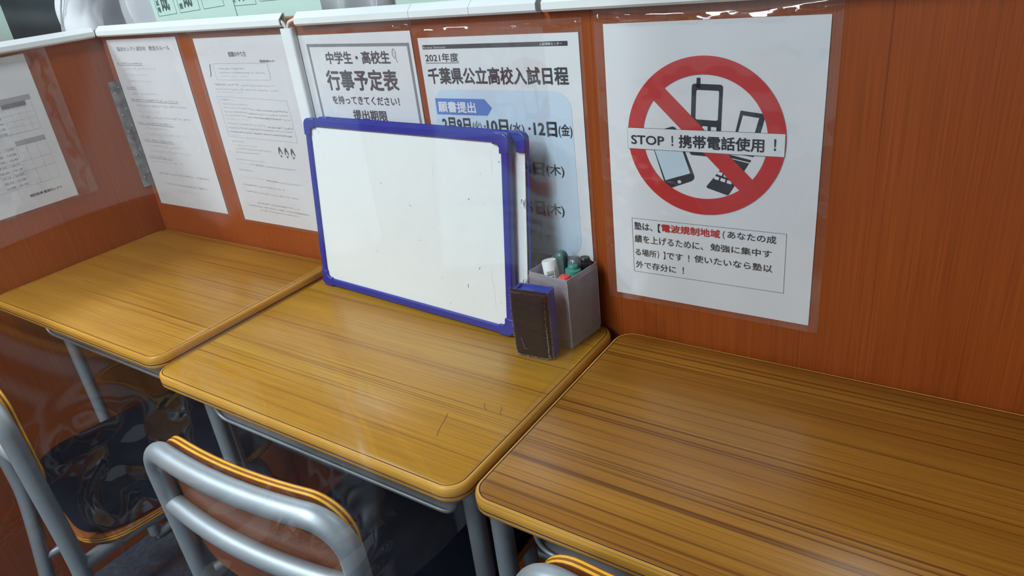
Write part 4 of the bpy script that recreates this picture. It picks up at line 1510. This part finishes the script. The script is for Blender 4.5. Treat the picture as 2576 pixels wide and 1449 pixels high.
def garment(x0, x1, zt, zb, y, label, seed, sleeve_l=None, name='white_coat'):
    """a white coat hanging in soft vertical folds"""
    rng = random.Random(seed)
    ph = [rng.uniform(0, 6.28) for _ in range(10)]
    root = MB()
    nx, nz = 90, 40
    V, F = [], []
    for k in (0, 1):
        for j in range(nz + 1):
            t = j / nz
            z = zt + (zb - zt) * t
            for i in range(nx + 1):
                s = i / nx
                x = x0 + (x1 - x0) * s
                x += 0.012 * sin(t * 5 + ph[9]) * (1 if s > 0.5 else -1) * abs(s - 0.5)
                f = 0.030 * sin(26 * s + ph[0] + 2.6 * t) * (0.4 + 0.6 * sin(5 * s + ph[1]) ** 2) + 0.014 * sin(53 * s + ph[2] + 5 * t) + 0.012 * sin(9 * t + 11 * s + ph[3])
                f += 0.014 * abs(mnoise.noise(Vector((x * 9 + seed, z * 5, 0.3)))) + 0.008 * mnoise.noise(Vector((x * 22, z * 14, seed)))
                d = 0.055 * math.sqrt(max(0.0, 1 - (2 * s - 1) ** 2))
                yy = y + f - d if k == 0 else y + 0.05 + d
                V.append((x, yy, z))
    n = (nx + 1) * (nz + 1)
    for j in range(nz):
        for i in range(nx):
            a = j * (nx + 1) + i
            F.append((a, a + 1, a + nx + 2, a + nx + 1))
            F.append((n + a, n + a + nx + 1, n + a + nx + 2, n + a + 1))
    for j in range(nz):
        for i in (0, nx):
            a = j * (nx + 1) + i
            F.append((a, a + nx + 1, n + a + nx + 1, n + a))
    root.add(V, F, M['shirt'], True)
    o = root.build(name)
    tag(o, label, 'coat', 'white coats behind the partition')
    if sleeve_l:
        mb = MB()
        pts = smooth_path(sleeve_l, 14)
        m_ = len(pts)
        rr = [0.053 - 0.006 * k / m_ + 0.003 * sin(k * 0.25 + ph[4]) for k in range(m_)]
        mb.tube(pts, rr, M['shirt'], 64)
        for k, p in enumerate(mb.v):
            n_ = mnoise.noise(p * 17) * 0.010 + abs(mnoise.noise(Vector((p.x * 30, p.y * 30, p.z * 16)))) * 0.009
            c_ = min(pts, key=lambda q: (q - p).length)
            mb.v[k] = p + (p - c_).normalized() * (n_ - 0.003)
        mb.build('sleeve', o)
        mb = MB()
        # stitched seam running down the sleeve
        sm_ = [Vector(p) + Vector((0.010 + 0.012 * sin(k * 0.12), -0.054, 0.0)) for k, p in enumerate(pts[6:m_ - 8])]
        mb.tube(sm_, 0.0022, M['shirt_in'], 8)
        mb.build('sleeve_seam', o)['label'] = 'grey seam'
    return o


garment(-1.67, -1.02, 1.50, 0.95, 0.30, 'white coat with a bulging sleeve, behind the corner of the partition', 4, [(-1.33, 0.22, 1.42), (-1.375, 0.18, 1.30), (-1.405, 0.15, 1.20), (-1.37, 0.13, 1.11), (-1.31, 0.14, 1.00)])
garment(-0.66, -0.405, 1.50, 0.95, 0.22, 'white coat hanging between the mint sheets behind the partition', 9)
mb = MB()
mb.box((-0.392, 0.20, 0.85), (-0.360, 0.23, 1.7), M['shirt_in'])
mb.box((-0.41, 0.10, 0.83), (-0.355, 0.33, 0.85), M['shirt_in'])
mb.box((-0.395, 0.2, 0.0), (-0.37, 0.225, 0.83), M['shirt_in'])
tag(mb.build('coat_stand'), 'grey coat stand post beside the hanging white coat', 'coat stand')

# ------------------------------------------------------------------ clear vinyl sheet between the seats
XS = 0.1345
mb = MB()
y0, y1, z0, z1 = -0.148, -1.35, 0.655, 2.44
NY, NZ = 300, 280
rg = random.Random(17)
def vx(y, z):
    s = (y0 - y) / (y0 - y1)
    hold = min(1.0, (z - 0.655) / 0.25)          # held straight in the gap between the desks
    front = min(1.0, max(0.0, (-0.40 - y) / 0.12))
    k = max(hold, front)
    x = 0.010 * sin(9.0 * s + 1.1 + 0.9 * z) + 0.006 * sin(21 * s + 2.2 * z + 0.6) + 0.004 * sin(5.2 * z + 13 * s)
    x *= k * min(1.0, 0.12 + 6 * s)
    for (cy, cz, ry, rz) in ((-0.70, 0.92, 0.13, 0.10), (-0.61, 0.80, 0.10, 0.08), (-0.55, 0.735, 0.07, 0.05)):
        q = ((y - cy) / ry) ** 2 + ((z - cz) / rz) ** 2
        if q < 1:
            p = Vector((y * 13.0 + 3.1, z * 13.0, 1.7))
            x += (1 - q) ** 1.5 * (0.022 * abs(mnoise.noise(p)) + 0.010 * abs(mnoise.noise(p * 2.3)))
    low = min(1.0, max(0.0, (1.12 - z) / 0.2))
    x -= 0.13 * max(0.0, -0.44 - y) * low
    return XS + x


V, F = [], []
for j in range(NZ + 1):
    tz = j / NZ
    z = z0 + (1.3 - z0) * tz / 0.75 if tz < 0.75 else 1.3 + (z1 - 1.3) * (tz - 0.75) / 0.25
    for i in range(NY + 1):
        y = y0 + (y1 - y0) * i / NY
        V.append((vx(y, z), y, z))
for j in range(NZ):
    for i in range(NY):
        a = j * (NY + 1) + i
        F.append((a, a + 1, a + NY + 2, a + NY + 1))
mb.add(V, F, M['vinyl'], True)
vs = mb.build('vinyl_curtain')
tag(vs, 'clear creased vinyl curtain hanging between the whiteboard desk and the bare brown desk', 'curtain')
mb = MB()
mb.box((XS - 0.012, -1.37, 2.43), (XS + 0.012, -0.13, 2.5), M['alu'])
mb.build('curtain_rail', vs)

bpy.context.view_layer.update()
